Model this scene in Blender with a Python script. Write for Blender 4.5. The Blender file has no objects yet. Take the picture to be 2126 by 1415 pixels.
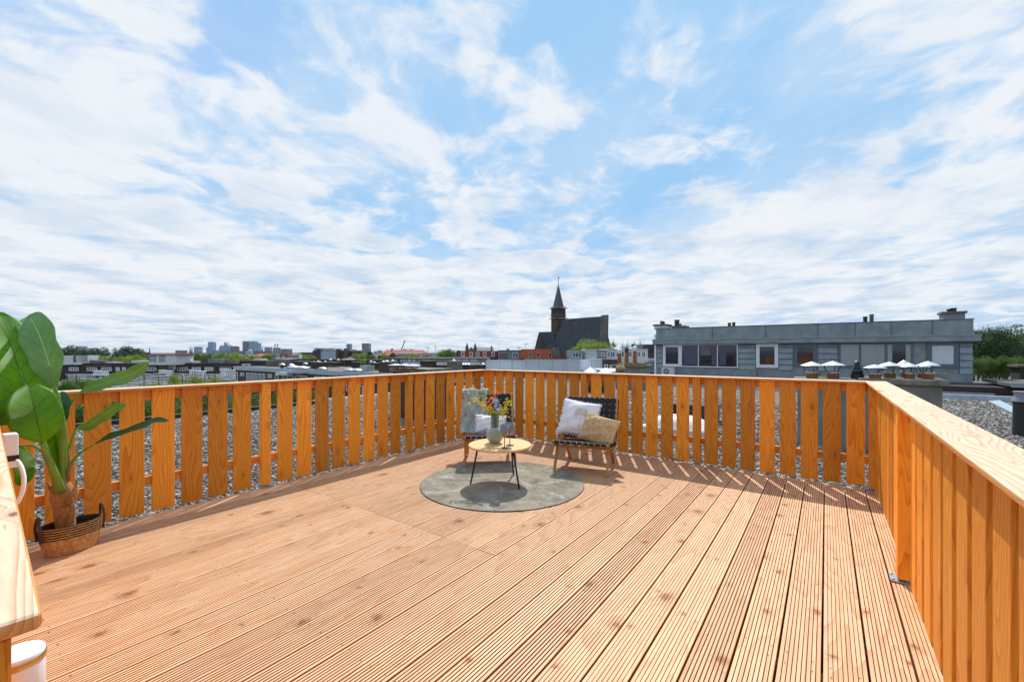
import bpy, math, random
import numpy as np
from mathutils import Vector, Matrix
R = random.Random(7)
NR = np.random.RandomState(11)
rad = math.radians
C = bpy.context.scene.collection
SC = bpy.context.scene

# ------------------------------------------------------------------ camera
FPX, CX, HV, CH = 900.0, 1063.0, 730.0, 1.4
YAW = math.atan(652 / 900.0)
cam = bpy.data.cameras.new('camera'); camo = bpy.data.objects.new('camera', cam); C.objects.link(camo)
camo.location = (0, 0, CH); camo.rotation_euler = (rad(90), 0, YAW)
cam.sensor_width = 36; cam.lens = 36 * FPX / 2126; cam.shift_y = (HV - 707.5) / 2126
cam.clip_start = 0.05; cam.clip_end = 30000
SC.camera = camo
SC.render.resolution_x = 1024; SC.render.resolution_y = 681

# ------------------------------------------------------------------ node helpers
def sock(s, i):
    return s.outputs[i] if hasattr(s, 'outputs') else s
class NT:
    def __init__(self, tree):
        self.t = tree; tree.nodes.clear()
    def n(self, typ, ins=None, **kw):
        nd = self.t.nodes.new(typ)
        for k, v in kw.items(): setattr(nd, k, v)
        if ins:
            for k, v in ins.items():
                s = nd.inputs[k]
                if isinstance(v, bpy.types.NodeSocket): self.t.links.new(v, s)
                elif isinstance(v, bpy.types.Node): self.t.links.new(v.outputs[0], s)
                else: s.default_value = v
        return nd
    def math(self, op, a, b=0.0, c=0.0, clamp=False):
        return self.n('ShaderNodeMath', {0: a, 1: b, 2: c}, operation=op, use_clamp=clamp).outputs[0]
    def vm(self, op, a, b=(0, 0, 0)):
        return self.n('ShaderNodeVectorMath', {0: a, 1: b}, operation=op).outputs[0]
    def noise(self, v, scale=1, detail=2, rough=.5, dist=0):
        return self.n('ShaderNodeTexNoise', {'Vector': v, 'Scale': scale, 'Detail': detail, 'Roughness': rough, 'Distortion': dist})
    def mix(self, f, a, b, mode='MIX'):
        nd = self.t.nodes.new('ShaderNodeMix'); nd.data_type = 'RGBA'; nd.blend_type = mode
        for i, v in ((0, f), (6, a), (7, b)):
            s = nd.inputs[i]
            if isinstance(v, bpy.types.NodeSocket): self.t.links.new(v, s)
            else: s.default_value = (tuple(v) + (1,))[:4] if i else v
        return nd.outputs[2]
    def ramp(self, f, stops, interp='LINEAR'):
        nd = self.n('ShaderNodeValToRGB', {0: f}); cr = nd.color_ramp; cr.interpolation = interp
        while len(cr.elements) < len(stops): cr.elements.new(.5)
        for e, (p, c) in zip(cr.elements, stops):
            e.position = p; e.color = (tuple(c) + (1,))[:4] if not isinstance(c, (int, float)) else (c, c, c, 1)
        return nd.outputs[0]
    def mr(self, v, a, b, c=0, d=1):
        return self.n('ShaderNodeMapRange', {0: v, 1: a, 2: b, 3: c, 4: d}).outputs[0]

# ------------------------------------------------------------------ world: physical sky with a cloud layer
SUN = Vector((-0.150, 0.299, 0)).normalized()
SEL = rad(51)
w = bpy.data.worlds.new('World'); SC.world = w; w.use_nodes = True
T = NT(w.node_tree)
sky = T.n('ShaderNodeTexSky', sky_type='NISHITA', sun_disc=False, sun_elevation=SEL,
          sun_rotation=math.atan2(SUN.x, SUN.y), air_density=1.0, dust_density=.6, ozone_density=1.6)
dirv = T.n('ShaderNodeTexCoord').outputs['Generated']
fx, fy = -math.sin(YAW - rad(6)), math.cos(YAW - rad(6))
sep = T.n('ShaderNodeSeparateXYZ', {0: dirv})
dz = T.math('ADD', T.math('MAXIMUM', sep.outputs[2], 0.0), 0.10)
px = T.math('DIVIDE', sep.outputs[0], dz); py = T.math('DIVIDE', sep.outputs[1], dz)
along = T.math('ADD', T.math('MULTIPLY', px, fx), T.math('MULTIPLY', py, fy))
across = T.math('SUBTRACT', T.math('MULTIPLY', px, fy), T.math('MULTIPLY', py, fx))
el = sep.outputs[2]
P0 = T.n('ShaderNodeCombineXYZ', {0: T.math('MULTIPLY', along, .95), 1: across, 2: 4.4}).outputs[0]
wrp = T.n('ShaderNodeVectorMath', {0: T.vm('SUBTRACT', T.noise(P0, 1.4, 3, .55).outputs[1], (.5, .5, .5)), 3: .55}, operation='SCALE').outputs[0]
P1 = T.vm('ADD', P0, wrp)
P2 = T.n('ShaderNodeCombineXYZ', {0: T.math('MULTIPLY', T.math('ADD', along, T.math('MULTIPLY', across, .35)), .38), 1: across, 2: 9.1}).outputs[0]
big = T.noise(P1, .8, 2, .5, .2).outputs[0]
puff = T.noise(P1, 3.1, 10, .57, .1).outputs[0]
b1 = T.math('SUBTRACT', 1.0, T.math('MULTIPLY', T.math('ABSOLUTE', T.math('SUBTRACT', T.noise(P1, 5.0, 5, .55).outputs[0], .5)), 4.5))
strk = T.noise(P2, 1.5, 9, .62, .5).outputs[0]
cov = T.math('MULTIPLY_ADD', across, -.055, T.math('MULTIPLY', big, .70))
cov = T.math('ADD', cov, T.mr(el, .02, .62, .20, -.05))
cov = T.math('ADD', cov, T.mr(across, .5, 1.6, 0, .20))
d1 = T.math('ADD', T.math('MULTIPLY', puff, 1.2), T.math('ADD', cov, T.math('MULTIPLY', b1, .09)))
m1 = T.n('ShaderNodeMapRange', {0: d1, 1: .975, 2: 1.23, 3: 0, 4: 1}, interpolation_type='SMOOTHSTEP').outputs[0]
d2 = T.math('ADD', T.math('MULTIPLY', strk, 1.0), T.math('MULTIPLY', cov, .7))
m2 = T.n('ShaderNodeMapRange', {0: d2, 1: .60, 2: 1.14, 3: .16, 4: .64}, interpolation_type='SMOOTHSTEP').outputs[0]
mask = T.math('SUBTRACT', 1.0, T.math('MULTIPLY', T.math('SUBTRACT', 1.0, T.math('MULTIPLY', m1, .92)), T.math('SUBTRACT', 1.0, m2)))
shade = T.noise(T.vm('ADD', P1, (.10, .04, .0)), 2.3, 8, .58).outputs[0]
shz = T.math('MULTIPLY', T.mr(shade, .44, .66), T.mr(el, .0, .45, 1.0, .16), 0)
CLD = 7.35
cloudc = T.mix(shz, (CLD * .97, CLD * 1.0, CLD * 1.04), (CLD * .55, CLD * .70, CLD * .89))
skyc = T.mix(1.0, sky.outputs[0], (.78, 1.25, 1.72), 'MULTIPLY')
skyc = T.vm('MAXIMUM', T.vm('MINIMUM', skyc, (2.0, 4.5, 7.4)), (1.6, 4.0, 6.9))
hz = T.mr(el, .0, .30, .62, 0)
skyc = T.mix(hz, skyc, (CLD * .62, CLD * .79, CLD * .96))
fin = T.mix(mask, skyc, cloudc)
bg = T.n('ShaderNodeBackground', {0: fin, 1: .125})
T.n('ShaderNodeOutputWorld', {0: bg.outputs[0]})

sl = bpy.data.lights.new('sun', 'SUN'); sl.energy = 4.4; sl.angle = rad(.55); sl.color = (1, .955, .88)
so = bpy.data.objects.new('sun', sl); C.objects.link(so)
sd = Vector((SUN.x * math.cos(SEL), SUN.y * math.cos(SEL), math.sin(SEL)))
so.rotation_euler = sd.to_track_quat('Z', 'Y').to_euler()
SC.view_settings.view_transform = 'Standard'; SC.view_settings.look = 'None'
SC.view_settings.exposure = 0.0; SC.view_settings.gamma = 1
SC.render.engine = 'CYCLES'
SC.cycles.max_bounces = 8; SC.cycles.transparent_max_bounces = 12

# ------------------------------------------------------------------ authoring helpers: a point of the place from where it is sighted
s_, c_ = math.sin(YAW), math.cos(YAW)
FW = Vector((-s_, c_, 0)); RT = Vector((c_, s_, 0))
def W(u, v, d): return FW * d + RT * ((u - CX) / FPX * d) + Vector((0, 0, CH - (v - HV) / FPX * d))
def G(u, v, z=0.0): return W(u, v, FPX * (CH - z) / (v - HV))
def PY(u, v, Y): return W(u, v, Y / (c_ + s_ * (u - CX) / FPX))
def PX(u, v, X): return W(u, v, X / (-s_ + c_ * (u - CX) / FPX))
def CV(lat, f, z=0): return FW * f + RT * lat + Vector((0, 0, z))

class MB:
    def __init__(s, M=None): s.v = []; s.f = []; s.M = M; s.mi = []
    def add(s, vs, fs):
        o = len(s.v)
        s.v += [tuple(s.M @ Vector(p)) if s.M else tuple(p) for p in vs]
        s.f += [tuple(i + o for i in f) for f in fs]
        return s
    def box(s, x0, x1, y0, y1, z0, z1, M=None, b=0):
        vs = [(x, y, z) for x in (x0, x1) for y in (y0, y1) for z in (z0, z1)]
        if M: vs = [tuple(M @ Vector(p)) for p in vs]
        return s.add(vs, [(0, 1, 3, 2), (4, 6, 7, 5), (0, 4, 5, 1), (2, 3, 7, 6), (0, 2, 6, 4), (1, 5, 7, 3)])
    def prism(s, poly, y0, y1):   # poly in x,z ; extruded along y
        n = len(poly)
        vs = [(x, y0, z) for x, z in poly] + [(x, y1, z) for x, z in poly]
        fs = [tuple(range(n)), tuple(range(2 * n - 1, n - 1, -1))] + [(i, i + n, (i + 1) % n + n, (i + 1) % n) for i in range(n)]
        return s.add(vs, fs)
    def tube(s, pts, rs, n=8, cap=True, flat=1.0):
        pts = [Vector(p) for p in pts]
        if isinstance(rs, (int, float)): rs = [rs] * len(pts)
        vs = []; up = Vector((0, 0, 1))
        t0 = (pts[1] - pts[0]).normalized()
        a = t0.cross(up if abs(t0.z) < .9 else Vector((1, 0, 0))).normalized()
        for i, p in enumerate(pts):
            t = (pts[min(i + 1, len(pts) - 1)] - pts[max(i - 1, 0)]).normalized()
            a = (a - t * a.dot(t)).normalized(); b = t.cross(a)
            for k in range(n):
                q = 2 * math.pi * k / n
                vs.append(p + (a * math.cos(q) + b * math.sin(q) * flat) * rs[i])
        fs = []
        for i in range(len(pts) - 1):
            for k in range(n):
                k2 = (k + 1) % n
                fs.append((i * n + k, i * n + k2, (i + 1) * n + k2, (i + 1) * n + k))
        if cap:
            fs.append(tuple(range(n - 1, -1, -1))); fs.append(tuple((len(pts) - 1) * n + k for k in range(n)))
        return s.add(vs, fs)
    def lathe(s, prof, n=24, c=(0, 0, 0), sx=1, sy=1, cap=False):
        vs = []; fs = []
        for r, z in prof:
            for k in range(n):
                q = 2 * math.pi * k / n
                vs.append((c[0] + r * math.cos(q) * sx, c[1] + r * math.sin(q) * sy, c[2] + z))
        for i in range(len(prof) - 1):
            for k in range(n):
                k2 = (k + 1) % n
                fs.append((i * n + k, i * n + k2, (i + 1) * n + k2, (i + 1) * n + k))
        if cap:
            fs.append(tuple(range(n - 1, -1, -1))); fs.append(tuple((len(prof) - 1) * n + k for k in range(n)))
        return s.add(vs, fs)
    def grid(s, fn, nu, nv):
        vs = [fn(i / nu, j / nv) for j in range(nv + 1) for i in range(nu + 1)]
        fs = [(j * (nu + 1) + i, j * (nu + 1) + i + 1, (j + 1) * (nu + 1) + i + 1, (j + 1) * (nu + 1) + i) for j in range(nv) for i in range(nu)]
        return s.add(vs, fs)
    def build(s, name, mat, parent=None, smooth=False, bevel=0, world=False, kind=None, solid=0, sub=0, seg=1):
        me = bpy.data.meshes.new(name)
        vs = s.v
        if world and parent is not None:
            Mi = wm(parent).inverted(); vs = [tuple(Mi @ Vector(p)) for p in vs]
        me.from_pydata(vs, [], s.f); me.update()
        if smooth: me.polygons.foreach_set('use_smooth', [True] * len(me.polygons))
        if mat: me.materials.append(mat)
        o = bpy.data.objects.new(name, me); C.objects.link(o)
        if parent: o.parent = parent
        if kind: o['kind'] = kind
        if solid:
            m = o.modifiers.new('s', 'SOLIDIFY'); m.thickness = solid; m.offset = 0
        if bevel:
            m = o.modifiers.new('b', 'BEVEL'); m.width = bevel; m.segments = seg; m.limit_method = 'ANGLE'
        if sub:
            m = o.modifiers.new('u', 'SUBSURF'); m.levels = sub; m.render_levels = sub
        return o
def wm(o):
    M = Matrix.LocRotScale(o.location, o.rotation_euler, o.scale)
    return wm(o.parent) @ M if o.parent else M
def tag(o, label=None, cat=None, group=None, kind=None):
    if label: o['label'] = label
    if cat: o['category'] = cat
    if group: o['group'] = group
    if kind: o['kind'] = kind
    return o
def thing(name, label, cat, loc=(0, 0, 0), rz=0, group=None):
    o = bpy.data.objects.new(name, None); C.objects.link(o); o.empty_display_size = .1
    o.location = loc; o.rotation_euler = (0, 0, rz)
    return tag(o, label, cat, group)
def copy_tree(o, parent=None):
    c = o.copy(); C.objects.link(c); c.parent = parent
    for ch in [x for x in KIDS.get(o.name, [])]: copy_tree(ch, c)
    return c
KIDS = {}
def kids_index():
    KIDS.clear()
    for o in bpy.data.objects:
        if o.parent: KIDS.setdefault(o.parent.name, []).append(o)
def dup(o, loc, rz=None, scale=None, label=None):
    if o.name not in KIDS: kids_index()
    c = copy_tree(o); c.location = loc
    if rz is not None: c.rotation_euler = (0, 0, rz)
    if scale is not None: c.scale = scale if hasattr(scale, '__len__') else (scale,) * 3
    if label: c['label'] = label
    return c

# ------------------------------------------------------------------ materials
def mat(name, col=(.5, .5, .5), rough=.6, metal=0, var=0, vscale=8, bump=0, bscale=60, col2=None, spec=.5, obj_rand=0, emit=None, alpha=None, trans=0, ior=1.45, detail=4):
    m = bpy.data.materials.new(name); m.use_nodes = True; t = NT(m.node_tree)
    P = t.n('ShaderNodeTexCoord').outputs['Object']
    c = None
    if col2 or var:
        nz = t.noise(P, vscale, detail, .6).outputs[0]
        a = col; b = col2 if col2 else tuple(x * (1 - var) for x in col)
        c = t.mix(t.mr(nz, .35, .65), a, b)
    if obj_rand:
        rnd = t.n('ShaderNodeObjectInfo').outputs['Random']
        f = t.mr(rnd, 0, 1, 1 - obj_rand, 1 + obj_rand)
        c = t.n('ShaderNodeVectorMath', {0: c if c else col, 3: f}, operation='SCALE').outputs[0]
    ins = {'Roughness': rough, 'Metallic': metal, 'IOR': ior, 'Specular IOR Level': spec}
    bs = t.n('ShaderNodeBsdfPrincipled', ins)
    if c is not None: t.t.links.new(c, bs.inputs['Base Color'])
    else: bs.inputs['Base Color'].default_value = col + (1,)
    if trans: bs.inputs['Transmission Weight'].default_value = trans
    if alpha is not None: bs.inputs['Alpha'].default_value = alpha
    if bump:
        b = t.n('ShaderNodeBump', {'Height': t.noise(P, bscale, 4, .6).outputs[0], 'Strength': bump, 'Distance': .01})
        t.t.links.new(b.outputs[0], bs.inputs['Normal'])
    t.n('ShaderNodeOutputMaterial', {0: bs.outputs[0]})
    return m

def wood(name, light, dark, long_axis='z', ringf=34, gscale=1.0, rough=.55, knotc=(.16, .06, .02), pid=False, knots=1.0, contrast=1.0, hvar=.16, gap=1.0, sheen=None, kr=(.045, .10), kax=.45, kwarp=.02, kscale=4.2, groove=False):
    m = bpy.data.materials.new(name); m.use_nodes = True; t = NT(m.node_tree)
    P = t.n('ShaderNodeTexCoord').outputs['Object']
    rnd = t.n('ShaderNodeAttribute', attribute_name='pid').outputs['Fac'] if pid else t.n('ShaderNodeObjectInfo').outputs['Random']
    off = t.n('ShaderNodeCombineXYZ', {0: t.math('MULTIPLY', rnd, 91.7), 1: t.math('MULTIPLY', rnd, 57.3), 2: t.math('MULTIPLY', rnd, 133.1)}).outputs[0]
    L = .11
    sv = {'x': (L, 1, 1), 'y': (1, L, 1), 'z': (1, 1, L)}[long_axis]
    Q = t.vm('ADD', t.vm('MULTIPLY', P, sv), off)
    ps = t.n('ShaderNodeSeparateXYZ', {0: P}); lo = {'x': 0, 'y': 1, 'z': 2}[long_axis]; cr_ = {'x': 1, 'y': 0, 'z': 0}[long_axis]
    K = t.vm('ADD', t.n('ShaderNodeCombineXYZ', {0: t.math('MULTIPLY', ps.outputs[lo], kax), 1: ps.outputs[cr_], 2: 0.0}).outputs[0], off)
    Kd = t.n('ShaderNodeVectorMath', {0: t.vm('SUBTRACT', t.noise(P, 26, 4, .65).outputs[1], (.5, .5, .5)), 3: kwarp}, operation='SCALE').outputs[0]
    vor = t.n('ShaderNodeTexVoronoi', {'Vector': t.vm('ADD', K, Kd), 'Scale': kscale, 'Randomness': 1.0}, feature='F1', voronoi_dimensions='2D')
    vc = t.n('ShaderNodeSeparateColor', {0: vor.outputs['Color']})
    kd = t.math('MULTIPLY', vor.outputs['Distance'], t.mr(vc.outputs[1], 0, 1, .65, 2.6))
    keep = t.math('GREATER_THAN', t.n('ShaderNodeSeparateColor', {0: vor.outputs['Color']}).outputs[0], 1 - .62 * knots)
    warp = t.math('MULTIPLY', t.mr(kd, 0, .32, 1, 0), keep)
    n1 = t.noise(Q, 4.2 * gscale, 2.0, .45, .25).outputs[0]
    field = t.math('ADD', n1, t.math('MULTIPLY', t.math('POWER', warp, 2.0), .16))
    ring = t.math('FRACT', t.math('MULTIPLY', field, ringf))
    line = t.math('POWER', ring, 2.2)
    fib = t.noise(t.vm('MULTIPLY', Q, (1, 1, 1)), 95, 3, .6).outputs[0]
    lf = t.math('MULTIPLY', t.math('MULTIPLY_ADD', line, .75 * contrast, t.math('MULTIPLY', t.mr(fib, .35, .7), .28)), 1.0, clamp=True)
    c = t.mix(lf, light, dark)
    blot = t.noise(K, 1.6, 3, .6).outputs[0]
    c = t.mix(t.math('MULTIPLY', t.mr(blot, .45, .75), .35), c, tuple((a * .5 + b * .5) for a, b in zip(dark, light)))
    f = t.mr(t.math('FRACT', t.math('MULTIPLY', rnd, 7.13)), 0, 1, 1 - hvar, 1 + hvar)
    c = t.n('ShaderNodeVectorMath', {0: c, 3: f}, operation='SCALE').outputs[0]
    f2 = t.math('FRACT', t.math('MULTIPLY', rnd, 23.7))
    c = t.mix(t.math('MULTIPLY', f2, .30), c, t.mix(1.0, c, (1.12, .92, .72), 'MULTIPLY'))
    kn = t.math('MULTIPLY', t.n('ShaderNodeMapRange', {0: t.math('ADD', kd, t.math('MULTIPLY', fib, .06)), 1: kr[0] + .03, 2: kr[1] + .03, 3: 1, 4: 0}, interpolation_type='SMOOTHSTEP').outputs[0], keep)
    halo = t.math('MULTIPLY', t.mr(kd, .05, .24, .42, 0), keep)
    c = t.mix(halo, c, tuple(a * .72 for a in dark))
    c = t.mix(t.math('MULTIPLY', kn, .85), c, knotc)
    if groove:   # milled grooves coloured darker, for grime and the shade inside them
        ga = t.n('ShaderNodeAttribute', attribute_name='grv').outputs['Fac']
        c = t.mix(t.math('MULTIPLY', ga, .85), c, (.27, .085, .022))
    bs = t.n('ShaderNodeBsdfPrincipled', {'Base Color': c, 'Roughness': rough, 'Specular IOR Level': .3})
    b = t.n('ShaderNodeBump', {'Height': t.math('ADD', fib, line), 'Strength': .18, 'Distance': .004})
    t.t.links.new(b.outputs[0], bs.inputs['Normal'])
    t.n('ShaderNodeOutputMaterial', {0: bs.outputs[0]})
    return m

M = {}
OL, OD = (.82, .335, .032), (.54, .150, .008)
M['board'] = wood('stained_board', OL, OD, 'z', ringf=30, knots=.8, hvar=.30, contrast=.95, kr=(.0, .06), kwarp=.03)
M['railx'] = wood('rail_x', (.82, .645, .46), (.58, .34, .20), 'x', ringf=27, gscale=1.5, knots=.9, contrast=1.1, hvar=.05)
M['raily'] = wood('rail_y', (.82, .645, .46), (.58, .34, .20), 'y', ringf=27, gscale=1.5, knots=.9, contrast=1.1, hvar=.05)
M['batx'] = wood('batten_x', (.66, .27, .05), (.46, .14, .015), 'x', ringf=22)
M['baty'] = wood('batten_y', (.66, .27, .05), (.46, .14, .015), 'y', ringf=22)
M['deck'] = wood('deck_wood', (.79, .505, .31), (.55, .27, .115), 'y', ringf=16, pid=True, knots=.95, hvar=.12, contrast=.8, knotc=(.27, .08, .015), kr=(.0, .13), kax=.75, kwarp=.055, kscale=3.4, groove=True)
M['teak'] = wood('chair_wood', (.50, .25, .08), (.33, .14, .035), 'z', ringf=20, knots=0)
M['tabletop'] = wood('table_wood', (.68, .42, .19), (.55, .31, .12), 'x', ringf=14, gscale=.6, knots=0, contrast=.5)
M['black'] = mat('black_metal', (.015, .015, .017), .4)
M['strap'] = mat('black_strap', (.012, .013, .018), .75, bump=.3, bscale=300)
M['galv'] = mat('galvanised', (.42, .48, .54), .45, .6, var=.3, vscale=30)
M['whitepl'] = mat('white_plastic', (.82, .83, .88), .35)
M['brass'] = mat('brass', (.62, .42, .16), .3, 1)
M['zinc'] = mat('zinc', (.26, .315, .345), .42, .25, var=.28, vscale=2.2, bump=.05, bscale=4)
M['zinclt'] = mat('zinc_trim', (.30, .36, .40), .4, .4, var=.2, vscale=5)
M['zincdk'] = mat('zinc_dark', (.14, .175, .20), .5, .2, var=.2, vscale=3)
M['flash'] = mat('lead_flashing', (.42, .50, .60), .45, .3, var=.25, vscale=4)
M['conc'] = mat('cement_render', (.235, .235, .215), .9, var=.35, vscale=2.5, bump=.25, bscale=50)
M['concdk'] = mat('concrete_slab', (.23, .23, .20), .9, col2=(.12, .125, .10), vscale=6, bump=.4, bscale=40)
M['rust'] = mat('rust_terracotta', (.33, .11, .04), .8, var=.4, vscale=30)
M['cowl'] = mat('aluminium_cowl', (.75, .78, .80), .38, .55, var=.12, vscale=20)
M['dark'] = mat('dark_bitumen', (.035, .036, .04), .8, var=.3, vscale=5)
M['roofgrey'] = mat('roofing_felt', (.085, .083, .085), .9, col2=(.15, .14, .13), vscale=1.2, bump=.2, bscale=20)
M['whitew'] = mat('white_wall', (.66, .68, .70), .8, var=.18, vscale=1.2)
M['greyw'] = mat('grey_wall', (.25, .26, .275), .85, var=.25, vscale=1.2)
M['frame'] = mat('white_frame', (.75, .77, .82), .4)
M['gframe'] = mat('grey_frame', (.11, .14, .18), .4)
M['curtain'] = mat('curtain', (.62, .65, .72), .9)
M['slate'] = mat('slate_roof', (.026, .034, .046), .7, col2=(.050, .055, .064), vscale=.5, bump=.3, bscale=3)
M['stone'] = mat('stone_trim', (.16, .145, .125), .85, var=.3, vscale=2)
M['spire'] = mat('spire_slate', (.065, .085, .11), .5, var=.25, vscale=1)
M['redtile'] = mat('red_tile', (.33, .055, .03), .7, var=.25, vscale=2, bump=.3, bscale=14)
M['orangetile'] = mat('orange_tile', (.56, .115, .04), .7, var=.25, vscale=2, bump=.3, bscale=14)
M['moss'] = mat('moss', (.16, .16, .035), .95, col2=(.38, .17, .03), vscale=30, bump=.6, bscale=60)
M['tarp'] = mat('black_plastic', (.02, .022, .025), .35)
def glassm(name, col, rough=.04):
    return mat(name, col, rough, 0, spec=.9)
M['glass'] = glassm('window_glass', (.018, .024, .035))
M['fglass'] = glassm('far_window_glass', (.06, .08, .10), .15)
def brick(name, c1, c2, mortar, scale=1.0):
    m = bpy.data.materials.new(name); m.use_nodes = True; t = NT(m.node_tree)
    P = t.n('ShaderNodeTexCoord').outputs['Object']
    s = t.n('ShaderNodeSeparateXYZ', {0: P})
    q = t.n('ShaderNodeCombineXYZ', {0: t.math('ADD', s.outputs[0], s.outputs[1]), 1: s.outputs[2], 2: 0.0}).outputs[0]
    b = t.n('ShaderNodeTexBrick', {'Vector': q, 'Color1': c1 + (1,), 'Color2': c2 + (1,), 'Mortar': mortar + (1,), 'Scale': 1.0,
                                   'Mortar Size': .008 * scale, 'Brick Width': .22 * scale, 'Row Height': .065 * scale, 'Bias': -.2})
    n = t.noise(P, .6, 4, .6).outputs[0]
    c = t.mix(t.math('MULTIPLY', t.mr(n, .4, .7), .45), b.outputs[0], tuple(x * .55 for x in c1))
    bs = t.n('ShaderNodeBsdfPrincipled', {'Base Color': c, 'Roughness': .9, 'Specular IOR Level': .2})
    bp = t.n('ShaderNodeBump', {'Height': b.outputs[1], 'Strength': .5, 'Distance': .006}, invert=True)
    t.t.links.new(bp.outputs[0], bs.inputs['Normal'])
    t.n('ShaderNodeOutputMaterial', {0: bs.outputs[0]}); return m
M['brick'] = brick('brown_brick', (.115, .062, .05), (.075, .042, .036), (.10, .085, .075))
M['brickdk'] = brick('dark_brick', (.060, .045, .036), (.036, .028, .024), (.075, .065, .055))
M['brickrow'] = brick('row_brick', (.055, .042, .038), (.04, .032, .03), (.06, .05, .045), 2)
M['churchbr'] = brick('church_brick', (.12, .08, .05), (.075, .052, .035), (.05, .043, .036), 2)

def leafmat(name, a, b, trl=.35, scale=.4, rough=.55):
    m = bpy.data.materials.new(name); m.use_nodes = True; t = NT(m.node_tree)
    at = t.n('ShaderNodeAttribute', attribute_name='lr').outputs['Fac']
    P = t.n('ShaderNodeTexCoord').outputs['Object']
    n = t.noise(P, scale, 3, .6).outputs[0]
    c = t.mix(t.math('MULTIPLY_ADD', at, .6, t.math('MULTIPLY', n, .4)), a, b)
    bs = t.n('ShaderNodeBsdfPrincipled', {'Base Color': c, 'Roughness': rough, 'Specular IOR Level': .3})
    tr = t.n('ShaderNodeBsdfTranslucent', {'Color': c})
    mx = t.n('ShaderNodeMixShader', {0: trl, 1: bs.outputs[0], 2: tr.outputs[0]})
    t.n('ShaderNodeOutputMaterial', {0: mx.outputs[0]}); return m
M['leafdk'] = leafmat('dark_leaves', (.020, .050, .012), (.055, .105, .022))
M['leafmd'] = leafmat('green_leaves', (.06, .125, .016), (.14, .23, .03))
M['leaflt'] = leafmat('light_leaves', (.15, .24, .02), (.33, .42, .05), .45)
M['bark'] = mat('bark', (.09, .065, .045), .9, var=.4, vscale=12, bump=.5)

def coll_pts():
    pass

# ------------------------------------------------------------------ ground far below and own roof
g = MB(); NG = 40
g.grid(lambda a, b: ((a - .5) * 24000, (b - .5) * 24000, -13), 8, 8)
gm = mat('city_ground', (.075, .085, .06), .95, col2=(.12, .12, .115), vscale=.02, detail=6)
g.build('ground', gm, kind='structure')

def gravel_mat():
    m = bpy.data.materials.new('roof_gravel'); m.use_nodes = True; t = NT(m.node_tree)
    P = t.n('ShaderNodeTexCoord').outputs['Object']
    pass
    v = t.n('ShaderNodeTexVoronoi', {'Vector': P, 'Scale': 24, 'Randomness': 1}, feature='F1')
    cc = t.n('ShaderNodeSeparateColor', {0: v.outputs['Color']})
    c = t.ramp(cc.outputs[0], [(0, (.05, .046, .04)), (.35, (.14, .125, .11)), (.7, (.25, .225, .19)), (1, (.48, .45, .40))])
    dk = t.mr(v.outputs['Distance'], .35, .75, 0, .9)
    c = t.mix(dk, c, (.03, .03, .028))
    big = t.noise(P, .8, 4, .6).outputs[0]
    c = t.mix(t.mr(big, .5, .8, 0, .35), c, (.10, .09, .06))
    bs = t.n('ShaderNodeBsdfPrincipled', {'Base Color': c, 'Roughness': .85})
    bp = t.n('ShaderNodeBump', {'Height': v.outputs['Distance'], 'Strength': 1, 'Distance': .02}, invert=True)
    t.t.links.new(bp.outputs[0], bs.inputs['Normal'])
    t.n('ShaderNodeOutputMaterial', {0: bs.outputs[0]}); return m
RZ = -.20
XL, XRR, YB, YF = -12.65, 26.0, 20.7, -12.0
M['gravel'] = gravel_mat()
MB().box(XL, XRR, YF, YB, RZ - .35, RZ).build('roof', M['gravel'], kind='structure')
own = thing('apartment_block', 'own brown brick block carrying the gravel roof and deck', 'building', (0, 0, -13))
MB().box(XL + .05, XRR - .05, YF + .05, YB - .05, -13, RZ - .36).build('wall', M['brick'], own, world=True)
MB().box(XL - .12, XL, YF, 7.2, RZ - .3, RZ + .10).build('roof_edge', M['tarp'], own, world=True, bevel=.01)
MB().box(XL - .12, XL, 7.2, YB, RZ - .3, RZ + .13).build('roof_edge', M['whitew'], own, world=True, bevel=.01)
MB().box(XL, XRR, YB, YB + .16, RZ - .3, RZ + .16).build('roof_edge', M['flash'], own, world=True, bevel=.01)

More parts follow.
